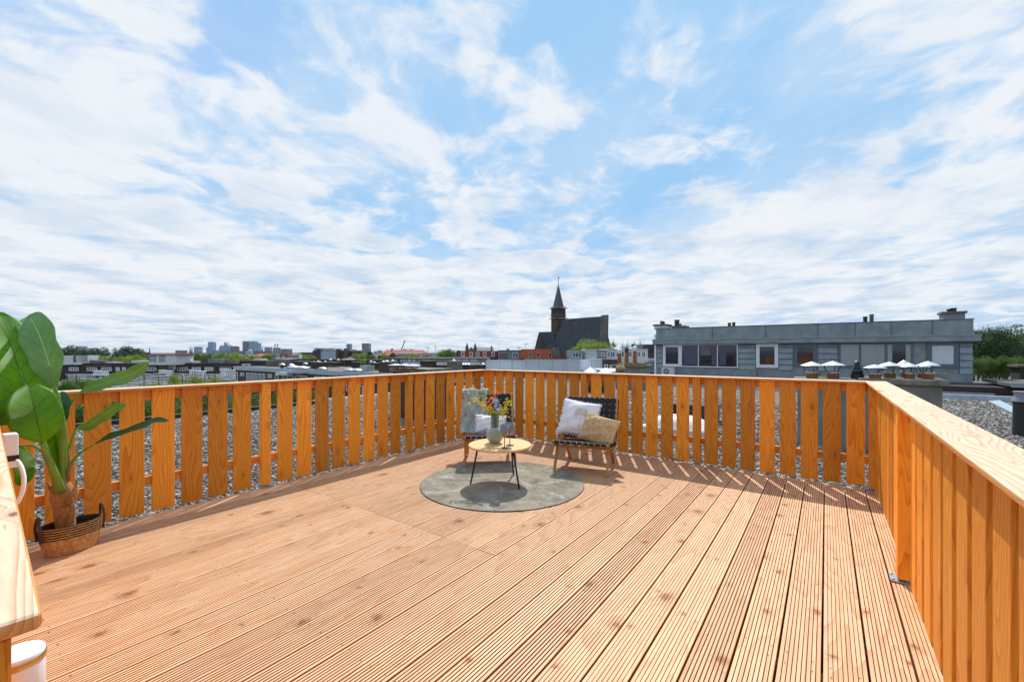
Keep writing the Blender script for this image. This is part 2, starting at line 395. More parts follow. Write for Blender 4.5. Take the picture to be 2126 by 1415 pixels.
# pebbles as real stones near the deck
def pebbles(name, mt, regions, label):
    t_ = (1 + 5 ** .5) / 2
    iv = np.array([(-1, t_, 0), (1, t_, 0), (-1, -t_, 0), (1, -t_, 0), (0, -1, t_), (0, 1, t_), (0, -1, -t_), (0, 1, -t_), (t_, 0, -1), (t_, 0, 1), (-t_, 0, -1), (-t_, 0, 1)]) / 1.9
    fi = np.array([(0, 11, 5), (0, 5, 1), (0, 1, 7), (0, 7, 10), (0, 10, 11), (1, 5, 9), (5, 11, 4), (11, 10, 2), (10, 7, 6), (7, 1, 8), (3, 9, 4), (3, 4, 2), (3, 2, 6), (3, 6, 8), (3, 8, 9), (4, 9, 5), (2, 4, 11), (6, 2, 10), (8, 6, 7), (9, 8, 1)])
    pos = []; siz = []
    for (x0, x1, y0, y1, sp, r) in regions:
        nx = int((x1 - x0) / sp); ny = int((y1 - y0) / sp)
        gx, gy = np.meshgrid(np.linspace(x0, x1, nx), np.linspace(y0, y1, ny))
        p = np.c_[gx.ravel(), gy.ravel()] + NR.uniform(-.5, .5, (nx * ny, 2)) * sp
        pos.append(np.c_[p, np.full(len(p), RZ) + NR.uniform(-.004, .010, len(p))]); siz.append(NR.uniform(.6, 1.25, len(p)) * r)
    pos = np.concatenate(pos); siz = np.concatenate(siz); n = len(pos)
    ang = NR.uniform(0, 6.283, n); sc = NR.uniform(.65, 1.2, (n, 3)) * np.array([1.15, .85, .6])
    v = iv[None] * (1 + NR.uniform(-.18, .18, (n, 12, 1))) * sc[:, None, :] * siz[:, None, None]
    tl = NR.uniform(-.5, .5, n)
    z = v[..., 2] + v[..., 0] * tl[:, None] * .6
    ca, sa = np.cos(ang)[:, None], np.sin(ang)[:, None]
    x = v[..., 0] * ca - v[..., 1] * sa; y = v[..., 0] * sa + v[..., 1] * ca
    V = np.stack([x, y, z], -1) + pos[:, None, :]
    F = (fi[None] + (np.arange(n) * 12)[:, None, None]).reshape(-1, 3)
    me = bpy.data.meshes.new(name)
    me.vertices.add(n * 12); me.vertices.foreach_set('co', V.reshape(-1).astype(np.float32))
    me.loops.add(len(F) * 3); me.loops.foreach_set('vertex_index', F.reshape(-1).astype(np.int32))
    me.polygons.add(len(F)); me.polygons.foreach_set('loop_start', (np.arange(len(F)) * 3).astype(np.int32))
    me.polygons.foreach_set('loop_total', np.full(len(F), 3, np.int32))
    at = me.attributes.new('lr', 'FLOAT', 'FACE'); at.data.foreach_set('value', np.repeat(NR.uniform(0, 1, n), 20).astype(np.float32))
    me.update(); me.validate(); me.materials.append(mt)
    o = bpy.data.objects.new(name, me); C.objects.link(o); tag(o, label, 'gravel', kind='stuff'); return o
pm = bpy.data.materials.new('pebble'); pm.use_nodes = True; t = NT(pm.node_tree)
a_ = t.n('ShaderNodeAttribute', attribute_name='lr').outputs['Fac']
c = t.ramp(a_, [(0, (.03, .029, .027)), (.3, (.10, .092, .08)), (.55, (.20, .17, .135)), (.8, (.30, .28, .25)), (1, (.62, .58, .52))])
t.n('ShaderNodeOutputMaterial', {0: t.n('ShaderNodeBsdfPrincipled', {'Base Color': c, 'Roughness': .75}).outputs[0]})
pebbles('gravel', pm, [(-6.6, -4.74, -.5, 7.6, .032, .019), (-12.55, -6.6, .2, 9.5, .05, .029), (-4.74, 1.2, 5.76, 8.2, .04, .026),
                       (-6.6, 1.2, 8.2, 12.0, .058, .038), (1.2, 6.2, 6.5, 20.4, .058, .034), (.56, 1.2, 4.0, 8.2, .05, .03), (-6, 1.2, 12, 16, .08, .05)], 'grey and cream rounded pebbles spread over the flat roof')

# ------------------------------------------------------------------ deck
def planks():
    P = .1664; gap = .0095; x = .48
    V = []; F = []; pid = []; grv = []
    i = 0
    while x > -4.70:
        x1 = x; x0 = max(x - P + gap, -4.71)
        smooth_ = i >= 30
        joint = 2.35 + R.choice([-.004, .0, .003]) if i > 13 else (2.9 if i > 30 else None)
        segs = [(-1.6, 5.72)] if joint is None else [(-1.6, joint), (joint + .004, 5.72)]
        gwp = R.uniform(.0030, .0046) if i < 9 else R.uniform(.0056, .0074); dy = R.uniform(-.004, .004); dzp = R.uniform(-.0012, .0012)
        for (y0, y1) in segs:
            pr = [(x0, -.03), (x0, -.002), (x0 + .002, 0)]
            if not smooth_:
                nr = 9; pw = (x1 - x0) / nr; gw = gwp
                for k in range(1, nr):
                    xc = x0 + k * pw
                    pr += [(xc - gw / 2, 0), (xc - gw / 2 + .001, -.012), (xc + gw / 2 - .001, -.012), (xc + gw / 2, 0)]
            pr += [(x1 - .002, 0), (x1, -.002), (x1, -.03)]
            n = len(pr); o = len(V)
            for yy in (y0, y1 + dy):
                V += [(a, yy, b + dzp) for a, b in pr]
            pv = R.random()
            for k in range(n - 1):
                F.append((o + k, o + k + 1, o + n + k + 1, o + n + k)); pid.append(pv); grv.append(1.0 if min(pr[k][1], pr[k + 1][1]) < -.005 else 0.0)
            F.append(tuple(o + n - 1 - k for k in range(n))); F.append(tuple(o + n + k for k in range(n))); pid += [pv, pv]; grv += [0, 0]
        x -= P; i += 1
    me = bpy.data.meshes.new('deck'); me.from_pydata(V, [], F); me.update()
    at = me.attributes.new('pid', 'FLOAT', 'FACE'); at.data.foreach_set('value', pid)
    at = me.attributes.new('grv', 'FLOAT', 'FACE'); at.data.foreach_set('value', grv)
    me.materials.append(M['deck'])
    o = bpy.data.objects.new('deck', me); C.objects.link(o); o['kind'] = 'structure'
planks()
scr = MB()
for i in range(31):
    for y in (-1.2, -.4, .4, 1.2, 2.31, 2.39, 3.2, 4.0, 4.8, 5.5):
        for dx in (.028, .131):
            cx_, cy_ = .48 - .1664 * i - dx + R.uniform(-.003, .003), y + R.uniform(-.008, .008)
            scr.add([(cx_ + .0036 * math.cos(q * 1.047), cy_ + .0036 * math.sin(q * 1.047), .0016) for q in range(6)], [(0, 1, 2, 3, 4, 5)])
so_ = scr.build('deck_screws', mat('dull_screw', (.16, .12, .09), .6), bpy.data.objects['deck'], kind='stuff')
fj = MB()
for y in (-1.2, -.4, .4, 1.2, 2.35, 3.2, 4.0, 4.8, 5.5): fj.box(-4.66, .42, y - .03, y + .03, -.17, -.034)
fj.build('deck_joists', M['baty'], kind='structure')

# ------------------------------------------------------------------ fences
ZT = 1.097
def fence(label, loc, rz, boards, width, posts, length, front=-.045, thk=.022, caps=None, brk=True, capdrop=None):
    """local frame: x along the fence, +y outwards (away from the deck); board face at y=0"""
    f = thing('wooden_fence', label, 'fence', loc, rz)
    bm = MB().box(-width / 2, width / 2, 0, thk, .012, ZT - .0215); nsc = 0
    for sx in (-1, 1):
        for z in (.265, .297, 1.005, 1.045):
            cx_, cz_ = sx * (width / 2 - .022) + R.uniform(-.004, .004), z + R.uniform(-.006, .006)
            bm.add([(cx_ + .0042 * math.cos(q * 1.047), -.0006, cz_ + .0042 * math.sin(q * 1.047)) for q in range(6)], [(0, 1, 2, 3, 4, 5)]); nsc += 1
    proto = None
    for x in boards:
        if proto is None:
            proto = bm.build('board', M['board'], f, bevel=.0025); o = proto
            proto.data.materials.append(M['galv'])
            for pg in proto.data.polygons[-nsc:]: pg.material_index = 1
        else:
            o = proto.copy(); C.objects.link(o)
        o.parent = f; o.location = (x, R.uniform(-.001, .001), R.uniform(-.004, .004)); o.rotation_euler = (0, R.uniform(-.002, .002), 0)
    x0, x1 = length
    MB().box(x0 + .01, x1 - .01, thk + .0015, thk + .036, .985, ZT - .0225).build('upper_batten', M['batx'], f, bevel=.002)
    MB().box(x0 + .01, x1 - .01, thk + .0015, thk + .036, .242, .32).build('lower_batten', M['batx'], f, bevel=.002)
    pp = None
    for x in posts:
        p = MB().box(x - .045, x + .045, front, .0225, .022, ZT - .0222).build('post', M['board'], f, bevel=.003)
        if brk:
            b = MB().box(x - .055, x + .055, front - .032, -.004, .0045, .0125).box(x - .012, x + .012, front + .01, -.01, .0125, .0215)
            for qx in (x - .045, x + .035): b.lathe([(.0001, .020), (.008, .018), (.008, .0126)], 6, (qx, front - .020, 0))
            b.build('post_bracket', M['galv'], f)
    return f
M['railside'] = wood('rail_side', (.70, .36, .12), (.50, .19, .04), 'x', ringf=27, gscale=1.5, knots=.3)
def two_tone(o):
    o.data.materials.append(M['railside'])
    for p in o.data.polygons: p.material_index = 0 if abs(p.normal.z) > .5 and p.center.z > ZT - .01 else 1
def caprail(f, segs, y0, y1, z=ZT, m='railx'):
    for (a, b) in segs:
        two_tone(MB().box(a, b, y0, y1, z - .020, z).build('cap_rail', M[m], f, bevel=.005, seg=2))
# left fence: local x -> world -Y?  rz=90deg: local x = +Y, local y = -X (outwards)
lb = [.445 + .2135 * k for k in range(25)]
lb = [y for y in lb if abs(y - 2.15) > .08 and abs(y - 4.075) > .08]
lf = fence('long orange board fence along the left deck edge behind the plant', (-4.75, 0, 0), rad(90), [y for y in lb if y < 5.62], .163, [2.15, 4.075], (.1, 5.77))
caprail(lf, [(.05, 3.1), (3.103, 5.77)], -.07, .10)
bb = [.25 - .2 * k for k in range(8)] + [-1.485 - .2 * k for k in range(7)] + [-3.04 - .2 * k for k in range(9)]
bf = fence('orange board fence at the back of the deck behind both chairs', (0, 5.77, 0), 0, bb, .155, [-4.715, -1.31, -2.865], (-4.75, .42))
caprail(bf, [(-4.675, -1.9), (-1.897, .33)], -.07, .10)
rb = [.45 - .232 * k for k in range(40)]
rbl = [5.60 - .229 * k for k in range(30)]
rbl = [3.73 + .2225 * k for k in range(9)] + [3.375 - .2225 * k for k in range(20)]
rf = fence('orange board fence close by on the right with the sunlit pale rail', (.403, 0, 0), rad(-90), [-y for y in rbl], .160, [-5.69, -3.55], (-5.77, 1.1), front=-.052, thk=.032)
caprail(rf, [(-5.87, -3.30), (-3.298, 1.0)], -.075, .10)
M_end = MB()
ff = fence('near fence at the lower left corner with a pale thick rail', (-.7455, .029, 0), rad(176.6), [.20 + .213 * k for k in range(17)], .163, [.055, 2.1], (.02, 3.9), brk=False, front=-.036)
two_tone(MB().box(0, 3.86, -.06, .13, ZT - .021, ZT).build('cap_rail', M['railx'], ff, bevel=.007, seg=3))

# wall lamp and outlet on the near fence
lm = thing('wall_lamp', 'white cylinder outdoor lamp with brass ring by the near post', 'lamp', tuple(W(36, 1353, .93)))
MB().lathe([(.0, .0), (.040, .0), (.042, -.003), (.042, -.009)], 32).build('diffuser', M['whitepl'], lm, smooth=True)
MB().lathe([(.0425, -.009), (.0435, -.010), (.0435, -.022), (.0425, -.023)], 32).build('ring', M['brass'], lm, smooth=True)
MB().lathe([(.042, -.023), (.042, -.20), (.0, -.20)], 32).box(-.035, -.03, -.05, -.04, -.15, -.05).build('body', M['whitepl'], lm, smooth=True)
ob = thing('power_socket', 'white outdoor socket box with a black clip under the near rail', 'socket', tuple(W(20, 934, 1.93))); ob.scale = (.7, .8, 1)
MB().box(-.045, .045, -.03, .03, -.075, .075).build('housing', M['whitepl'], ob, bevel=.008, seg=2)
MB().box(-.047, .047, -.031, .033, -.045, -.02).build('clip', M['black'], ob)
cb = MB(); pts = [W(33, 952, 1.9), W(44, 965, 1.89), W(51, 990, 1.88), W(49, 1015, 1.87), W(41, 1035, 1.86), W(34, 1048, 1.85)]
cb.tube(pts, .0085, 10); tag(cb.build('cable', M['whitepl'], smooth=True, sub=1), 'white cable curving down from the socket box', 'cable')

# ------------------------------------------------------------------ rug, table, vase, glasses
def rugmat():
    m = bpy.data.materials.new('rug_weave'); m.use_nodes = True; t = NT(m.node_tree)
    P = t.n('ShaderNodeTexCoord').outputs['Object']
    n = t.noise(P, 4.5, 9, .72, .6).outputs[0]
    st = t.noise(t.vm('MULTIPLY', P, (4, 30, 1)), 3, 4, .6).outputs[0]
    c = t.mix(t.mr(n, .35, .68), (.37, .325, .25), (.14, .115, .08))
    c = t.mix(t.math('MULTIPLY', t.mr(st, .4, .7), .3), c, (.40, .41, .36))
    sp = t.noise(P, 38, 3, .7, .5).outputs[0]
    c = t.mix(t.math('MULTIPLY', t.mr(sp, .60, .70), .6), c, (.62, .64, .60))
    bs = t.n('ShaderNodeBsdfPrincipled', {'Base Color': c, 'Roughness': 1.0, 'Specular IOR Level': .1})
    bp = t.n('ShaderNodeBump', {'Height': t.noise(P, 120, 3, .7).outputs[0], 'Strength': .8, 'Distance': .008})
    t.t.links.new(bp.outputs[0], bs.inputs['Normal'])
    t.n('ShaderNodeOutputMaterial', {0: bs.outputs[0]}); return m
RC = CV(-.104, 4.655); RR = .868
rug = thing('round_rug', 'round grey rug with faint white fern prints under the coffee table', 'rug', RC, YAW)
MB().lathe([(0, .010), (RR - .012, .010), (RR - .004, .0085)], 96).build('rug_top', rugmat(), rug)
MB().lathe([(RR - .004, .0085), (RR, .004), (RR - .002, .0006)], 96).build('rug_edge', M['tarp'], rug)
fp = MB()
for (cx, cy, an, ln) in [(-.55, -.35, .25, .42), (.28, -.12, -.8, .3), (.56, -.02, .6, .35), (-.05, -.72, 1.2, .3), (-.3, .1, .2, .3), (.2, .45, 2.6, .3), (.05, .05, .5, .25), (.55, -.45, 2.2, .26), (-.62, .15, 2.9, .25), (-.15, .62, .4, .3), (.0, -.25, 1.7, .2)]:
    for k in range(15):
        q = k / 14; bend = an + .5 * (q - .5)
        bx, by = cx + math.cos(bend) * (q - .5) * ln, cy + math.sin(bend) * (q - .5) * ln
        for sg in (-1, 1):
            if R.random() < .25: continue
            a2 = bend + sg * R.uniform(.9, 1.2); l2 = ln * .28 * math.sin(math.pi * (.12 + .85 * q)) * R.uniform(.6, 1.1); wd = .0042
            ex, ey = bx + math.cos(a2) * l2, by + math.sin(a2) * l2
            if math.hypot(ex, ey) > RR - .03: continue
            nx, ny = -math.sin(a2) * wd, math.cos(a2) * wd
            fp.add([(bx - nx * .4, by - ny * .4, .0115), (ex, ey, .0115), (bx + nx, by + ny, .0115)], [(0, 1, 2)])
fp.build('fern_print', mat('rug_print', (.72, .74, .70), .95), rug)

TC = CV(-.129, 4.64); TZ = .415
tb = thing('coffee_table', 'low round wooden coffee table on three black legs', 'table', (TC.x, TC.y, .0115), YAW)
MB().lathe([(0, TZ - .034), (.328, TZ - .034), (.335, TZ - .028), (.335, TZ - .016), (.332, TZ - .012), (0, TZ - .012)], 72).build('tabletop', M['tabletop'], tb)
MB().box(-.0012, .0012, -.328, .02, TZ - .0119, TZ - .0112, Matrix.Rotation(rad(-38), 4, 'Z')).build('seam', M['tarp'], tb)
for (la, fwd, tl, tf) in [(-.436, 4.565, -.36, 4.56), (.073, 4.39, .01, 4.47), (.0164, 4.92, -.01, 4.82)]:
    a = Vector((la + .129, fwd - 4.64, 0)); b = Vector((tl + .129, tf - 4.64, TZ - .034))
    MB().tube([a, b], [.009, .011], 10).build('leg', M['black'], tb, smooth=True)
MB().tube([(-.06, -.02, TZ - .05), (.12, .0, TZ - .05)], .008, 8).build('brace', M['black'], tb)
TS = TZ + .0005   # top surface height

def glassy(name, col, rough, alpha_mix):
    m = bpy.data.materials.new(name); m.use_nodes = True; t = NT(m.node_tree)
    tr = t.n('ShaderNodeBsdfTransparent', {'Color': col + (1,)})
    gl = t.n('ShaderNodeBsdfPrincipled', {'Base Color': tuple(x * .75 for x in col) + (1,), 'Roughness': rough, 'Specular IOR Level': .8})
    lw = t.n('ShaderNodeLayerWeight', {'Blend': .35}).outputs['Facing']
    f = t.math('ADD', alpha_mix, t.math('MULTIPLY', lw, .45), clamp=True)
    mx = t.n('ShaderNodeMixShader', {0: f, 1: tr.outputs[0], 2: gl.outputs[0]})
    t.n('ShaderNodeOutputMaterial', {0: mx.outputs[0]}); return m
vp = G(1027.5, 919, TS)
vs = thing('glass_vase', 'round frosted green glass vase holding flowers on the table', 'vase', (vp.x, vp.y, TS)); vs.scale = (1.1, 1.1, 1.05)
MB().lathe([(0, .0), (.035, 0), (.055, .012), (.078, .045), (.088, .085), (.082, .122), (.062, .150), (.042, .166)], 32).build('bowl', glassy('frosted_glass', (.50, .56, .48), .35, .72), vs, smooth=True)
MB().lathe([(.042, .166), (.0385, .18), (.0385, .29), (.036, .29), (.036, .18)], 32).build('neck', glassy('neck_glass', (.62, .68, .62), .08, .12), vs, smooth=True)
for i, (u, v) in enumerate([(1047.5, 929.5), (1058.5, 924)]):
    p = G(u, v, TS)
    wg = thing('wine_glass', ['smoky wine glass with amber stem nearer the table edge', 'smoky wine glass with amber stem standing just behind the other'][i], 'wine glass', (p.x, p.y, TS), 0, 'smoky wine glasses'); wg.scale = (1.15, 1.15, 1.06)
    MB().lathe([(0, .004), (.034, .003), (.037, 0.0005), (.037, .004), (.01, .008), (.005, .012)], 24).build('foot', glassy('glass_foot', (.20, .23, .26), .1, .6), wg, smooth=True)
    MB().lathe([(.005, .012), (.0042, .05), (.0045, .095), (.008, .104)], 12).build('stem', mat('amber_stem', (.22, .10, .03), .2), wg, smooth=True)
    MB().lathe([(.008, .104), (.028, .125), (.038, .16), (.044, .225), (.0425, .225), (.036, .16), (.026, .127), (.0, .110)], 24).build('bowl', glassy('smoky_glass', (.42, .43, .47), .2, .55), wg, smooth=True)

# flowers
def blob(mb, p, r, n=1):
    t_ = (1 + 5 ** .5) / 2
    iv = [(-1, t_, 0), (1, t_, 0), (-1, -t_, 0), (1, -t_, 0), (0, -1, t_), (0, 1, t_), (0, -1, -t_), (0, 1, -t_), (t_, 0, -1), (t_, 0, 1), (-t_, 0, -1), (-t_, 0, 1)]
    fi = [(0, 11, 5), (0, 5, 1), (0, 1, 7), (0, 7, 10), (0, 10, 11), (1, 5, 9), (5, 11, 4), (11, 10, 2), (10, 7, 6), (7, 1, 8), (3, 9, 4), (3, 4, 2), (3, 2, 6), (3, 6, 8), (3, 8, 9), (4, 9, 5), (2, 4, 11), (6, 2, 10), (8, 6, 7), (9, 8, 1)]
    mb.add([Vector(p) + Vector(q) * (r / 1.9 * R.uniform(.75, 1.2)) for q in iv], fi)
def petals(mb, p, r, k=5):
    p = Vector(p)
    for i in range(k):
        d = Vector((R.uniform(-1, 1), R.uniform(-1, 1), R.uniform(-.6, 1))).normalized(); s = d.cross(Vector((R.uniform(-1, 1), R.uniform(-1, 1), R.uniform(-1, 1)))).normalized()
        a = p + d * r; mb.add([p, p + d * r * .5 + s * r * .45, a, p + d * r * .5 - s * r * .45], [(0, 1, 2, 3)])
fl = thing('flower_bouquet', 'bouquet of yellow, orange and white flowers standing in the vase', 'flowers', (vp.x, vp.y, TS))
ntop = Vector((vp.x, vp.y, TS + .29)); st = MB(); ye = MB(); og = MB(); wh = MB(); gr = MB()
VD = G(1027.5, 919, TS).dot(FW)
def fpt(u, v, dd=.07): return W(u, v, VD + R.uniform(-dd, dd))
def stem(p, r=.0018):
    b = Vector((vp.x + R.uniform(-.02, .02), vp.y + R.uniform(-.02, .02), TS + R.uniform(.06, .12)))
    m_ = ntop + Vector((R.uniform(-.018, .018), R.uniform(-.018, .018), 0)); q = (m_ + p) / 2 + Vector((0, 0, .03))
    st.tube([b, m_, q, p], r, 5)
for j, br in enumerate([[(975, 836), (985, 830), (994, 833), (1003, 842), (1012, 851)], [(1005, 832), (1008, 843), (1018, 853)], [(1056, 833), (1050, 842), (1044, 853)], [(1057, 839), (1049, 848), (1040, 856)], [(1046, 860), (1038, 857)], [(1024, 855), (1017, 850)]]):
    stem(fpt(*br[0], .02))
    for (u, v) in br:
        for k in range(9):
            q = fpt(u + R.gauss(0, 3.8), v + R.gauss(0, 3.2), .03); petals(ye, q, .013, 5); 
            if k % 3 == 0: blob(ye, q, .008)
for (u, v) in [(1032, 813), (1027, 820), (1034, 817), (1019, 828), (1015, 833), (1016, 842), (1021, 826), (1018, 847)]:
    q = fpt(u, v, .02)
    for k in range(5): blob(og, q + Vector((R.gauss(0, .007), R.gauss(0, .007), R.gauss(0, .006))), .010); 
    petals(og, q, .020, 8); stem(q)
for k in range(110):
    tt = R.random(); q = fpt(1027 + 9 * tt + R.gauss(0, 4.2), 827 + 34 * tt + R.gauss(0, 3), .04); petals(wh, q, .010, 4)
    if k % 3 == 0: blob(wh, q, .007)
    if k % 22 == 0: stem(q)
for k in range(46):
    u = R.uniform(996, 1026); v = 832 - (u - 996) * .35 + R.uniform(-12, 8)
    a = fpt(u, v, .04); b = a + RT * R.uniform(-.05, .0) + Vector((0, 0, R.uniform(.005, .03))); gr.tube([a, (a + b) / 2 + Vector((0, 0, .006)), b], [.0022, .0016, .0006], 4)
for k in range(60):
    q = fpt(1028 + R.gauss(0, 10), 858 + R.gauss(0, 7), .05); petals(gr, q, .02, 2)
st.build('stems', mat('stem_green', (.10, .22, .03), .6), fl, world=True); ye.build('yellow_blossoms', mat('yellow_petal', (.88, .70, .015), .6), fl, world=True)
og.build('orange_blossoms', mat('orange_petal', (.92, .20, .015), .6), fl, world=True); wh.build('white_blossoms', mat('white_petal', (.66, .68, .86), .7), fl, world=True)
gr.build('greenery', mat('sprig_green', (.20, .30, .06), .6), fl, world=True, kind='stuff')

# ------------------------------------------------------------------ chairs
def chair(label, loc, rz):
    c = thing('strap_lounge_chair', label, 'chair', loc, rz, 'black strap lounge chairs')
    tk = M['teak']; hw = .335
    def bar(a, b, wx, wy, name, bev=.004, wx2=None, wy2=None):
        a, b = Vector(a), Vector(b); t_ = (b - a).normalized(); X = Vector((1, 0, 0)); Y = t_.cross(X).normalized()
        vs = []
        for p, ax, ay in ((a, wx, wy), (b, wx2 or wx, wy2 or wy)):
            for sx, sy in ((-1, -1), (1, -1), (1, 1), (-1, 1)): vs.append(p + X * sx * ax / 2 + Y * sy * ay / 2)
        return MB().add(vs, [(3, 2, 1, 0), (4, 5, 6, 7), (0, 1, 5, 4), (1, 2, 6, 5), (2, 3, 7, 6), (3, 0, 4, 7)]).build(name, tk, c, bevel=bev)
    for s in (-1, 1):
        x = s * (hw - .03)
        bar((x, .0, .0), (x, .17, .335), .026, .032, 'leg', wx2=.026, wy2=.05)
        m_ = MB(); pts = [(x + s * -.027, .66, 0), (x + s * -.027, .60, .07), (x + s * -.027, .47, .19), (x + s * -.027, .33, .30), (x + s * -.027, .20, .325)]
        m_.tube(pts, [.016, .020, .022, .022, .018], 8, flat=.7).build('leg', tk, c, smooth=True)
        bar((x, -.005, .345), (x, .52, .275), .026, .036, 'side_rail')
        bar((s * (hw - .012), .44, .25), (s * (hw - .012), .685, .815), .024, .036, 'back_stile')
    MB().tube([(-hw, .0, .352), (hw, .0, .352)], .017, 12).build('front_rail', tk, c, smooth=True)
    MB().tube([(-hw + .02, .05, .300), (hw - .02, .05, .300)], .016, 8).build('stretcher', tk, c, smooth=True)
    MB().tube([(-hw, .50, .283), (hw, .50, .283)], .015, 12).build('rear_rail', tk, c, smooth=True)
    MB().tube([(-hw + .012, .683, .800), (hw - .012, .683, .800)], .015, 12).build('top_rail', tk, c, smooth=True)
    MB().tube([(-hw + .012, .478, .335), (hw - .012, .478, .335)], .013, 12).build('lower_back_rail', tk, c, smooth=True)
    # webbing: straps with small square gaps between
    def web(name, A, Bv, n_v, n_h, r0, r1, wv, wh):
        A = Vector(A); Bv = Vector(Bv); t_ = (Bv - A).normalized(); L = (Bv - A).length; nrm = Vector((1, 0, 0)).cross(t_).normalized()
        if nrm.z < 0: nrm = -nrm
        W2 = hw - .03; m = MB(); th = .0016
        pv = 2 * W2 / n_v
        def slab(p, q, side, hwid, o):
            vs = [p + side * sx * hwid + nrm * (o + sz * th) for p in (p, q) for sx in (-1, 1) for sz in (-1, 1)]
            m.add(vs, [(0, 1, 3, 2), (4, 6, 7, 5), (0, 4, 5, 1), (2, 3, 7, 6), (0, 2, 6, 4), (1, 5, 7, 3)])
        for i in range(n_v):
            x = -W2 + pv * (i + .5)
            for o in (.0185, ): slab(A + Vector((x, 0, 0)), Bv + Vector((x, 0, 0)), Vector((1, 0, 0)), wv / 2, o)
            for (P0, rr) in ((A, r0), (Bv, r1)):
                vs = []; nn = 14
                for k in range(nn):
                    q = 2 * math.pi * k / nn
                    for sx in (-1, 1): vs.append(P0 + Vector((x + sx * wv / 2, math.cos(q) * rr, math.sin(q) * rr)))
                m.add(vs, [(2 * k, 2 * k + 1, (2 * k + 3) % (2 * nn), (2 * k + 2) % (2 * nn)) for k in range(nn)])
        ph = L / n_h
        for j in range(n_h):
            q = A + t_ * ph * (j + .5)
            if j == 0 and False: continue
            slab(q - Vector((hw + .004, 0, 0)), q + Vector((hw + .004, 0, 0)), t_, wh / 2, .0152)
            for s in (-1, 1): slab(q + Vector((s * (hw + .005), 0, 0)) + nrm * .019, q + Vector((s * (hw + .005), 0, 0)) - nrm * .02, t_, wh / 2, 0) if False else None
            for s in (-1, 1):
                x = s * (hw + .005); vs = [q + Vector((x + a * .0016, 0, 0)) + t_ * b * wh / 2 + nrm * cc for a in (-1, 1) for b in (-1, 1) for cc in (-.021, .0168)]
                m.add(vs, [(0, 1, 3, 2), (4, 6, 7, 5), (0, 4, 5, 1), (2, 3, 7, 6), (0, 2, 6, 4), (1, 5, 7, 3)])
        m.build(name, M['strap'], c)
    web('seat_webbing', (0, .0, .352), (0, .50, .283), 9, 7, .0195, .0175, .0545, .056)
    web('back_webbing', (0, .478, .335), (0, .683, .800), 9, 7, .0155, .0175, .0545, .056)
    return c
def crot(dl, df): # rotation so that local +y points along (lat, fwd)
    d = RT * dl + FW * df; return math.atan2(-d.x, d.y)
c1p = CV(-.262, 5.27, .0115); ch1 = chair('black strap lounge chair with a grey throw and small white cushion behind the table', c1p, crot(-.10, 1))
c2p = CV(.775, 4.953, .0005); ch2 = chair('black strap lounge chair on the right with a white and a tan cushion', c2p, crot(.374, .927))

def pillow(name, label, w_, h_, t_, m, par_loc, rot, group=None, noise=0, part=None, fringe=None, n=26, cat='cushion'):
    o = thing(name, label, cat, par_loc, 0, group); o.rotation_euler = rot
    def prof(a, b):
        return t_ / 2 * ((1 - abs(a) ** 2.6) ** .55) * ((1 - abs(b) ** 2.6) ** .55)
    def P(a, b, sg):
        x = a * w_ / 2 * (1 - .07 * (1 - abs(b) ** 1.5) * abs(a)); z = b * h_ / 2 * (1 - .07 * (1 - abs(a) ** 1.5) * abs(b))
        y = prof(a, b); k = 1
        if noise: k = 1 + noise * R.uniform(-1, 1)
        y2 = y * k + (.004 * math.sin(a * 9 + b * 4) + .004 * math.sin(b * 11 - a * 5)) * min(1, y * 30)
        return (x, sg * y2, z)
    mb = MB()
    for sg in (-1, 1):
        mb.grid(lambda i, j: P(2 * i - 1, 2 * j - 1, sg), n, n)
    cv = mb.build('cover', m, o, smooth=True)
    me = cv.data; 
    import bmesh
    bm = bmesh.new(); bm.from_mesh(me); bmesh.ops.remove_doubles(bm, verts=bm.verts, dist=.0012); bmesh.ops.recalc_face_normals(bm, faces=bm.faces); bm.to_mesh(me); bm.free()
    if fringe:
        f = MB()
        for k in range(150):
            e = k % 4; q = R.uniform(-1, 1)
            a, b = [(q, 1), (q, -1), (1, q), (-1, q)][e]
            p = Vector(P(a, b, 1)); d = Vector(([0, 0, 1, -1][e] + R.uniform(-.5, .5), R.uniform(-.5, .5), [1, -1, 0, 0][e] + R.uniform(-.5, .5))).normalized()
            for r_ in range(2): f.tube([p, p + d * R.uniform(.008, .018)], [.004, .002], 4)
        f.build('fringe', m, o)
    return o, P
wfab = mat('white_fabric', (.80, .80, .84), .95, var=.06, vscale=6, bump=.25, bscale=18)
def jutemat():
    m = bpy.data.materials.new('jute'); m.use_nodes = True; t = NT(m.node_tree)
    P = t.n('ShaderNodeTexCoord').outputs['Object']
    v = t.n('ShaderNodeTexVoronoi', {'Vector': P, 'Scale': 150, 'Randomness': 1})
    cc = t.n('ShaderNodeSeparateColor', {0: v.outputs['Color']}).outputs[0]
    c = t.ramp(cc, [(0, (.55, .33, .14)), (.25, (.76, .50, .23)), (.6, (.88, .64, .35)), (1, (.93, .76, .50))])
    bs = t.n('ShaderNodeBsdfPrincipled', {'Base Color': c, 'Roughness': .95})
    bp = t.n('ShaderNodeBump', {'Height': v.outputs['Distance'], 'Strength': .9, 'Distance': .01}, invert=True)
    t.t.links.new(bp.outputs[0], bs.inputs['Normal'])
    t.n('ShaderNodeOutputMaterial', {0: bs.outputs[0]}); return m
def on_chair(c, x, y, z): return wm(c) @ Vector((x, y, z))
rz2 = ch2.rotation_euler[2]; rz1 = ch1.rotation_euler[2]
cu, PF = pillow('cushion', 'white fringed cushion with a beige palm print leaning on the chair back', .47, .45, .15, wfab, on_chair(ch2, -.105, .40, .575), (rad(-22), rad(8), rz2), 'cushions on the chairs', fringe=True)
pp_ = MB()
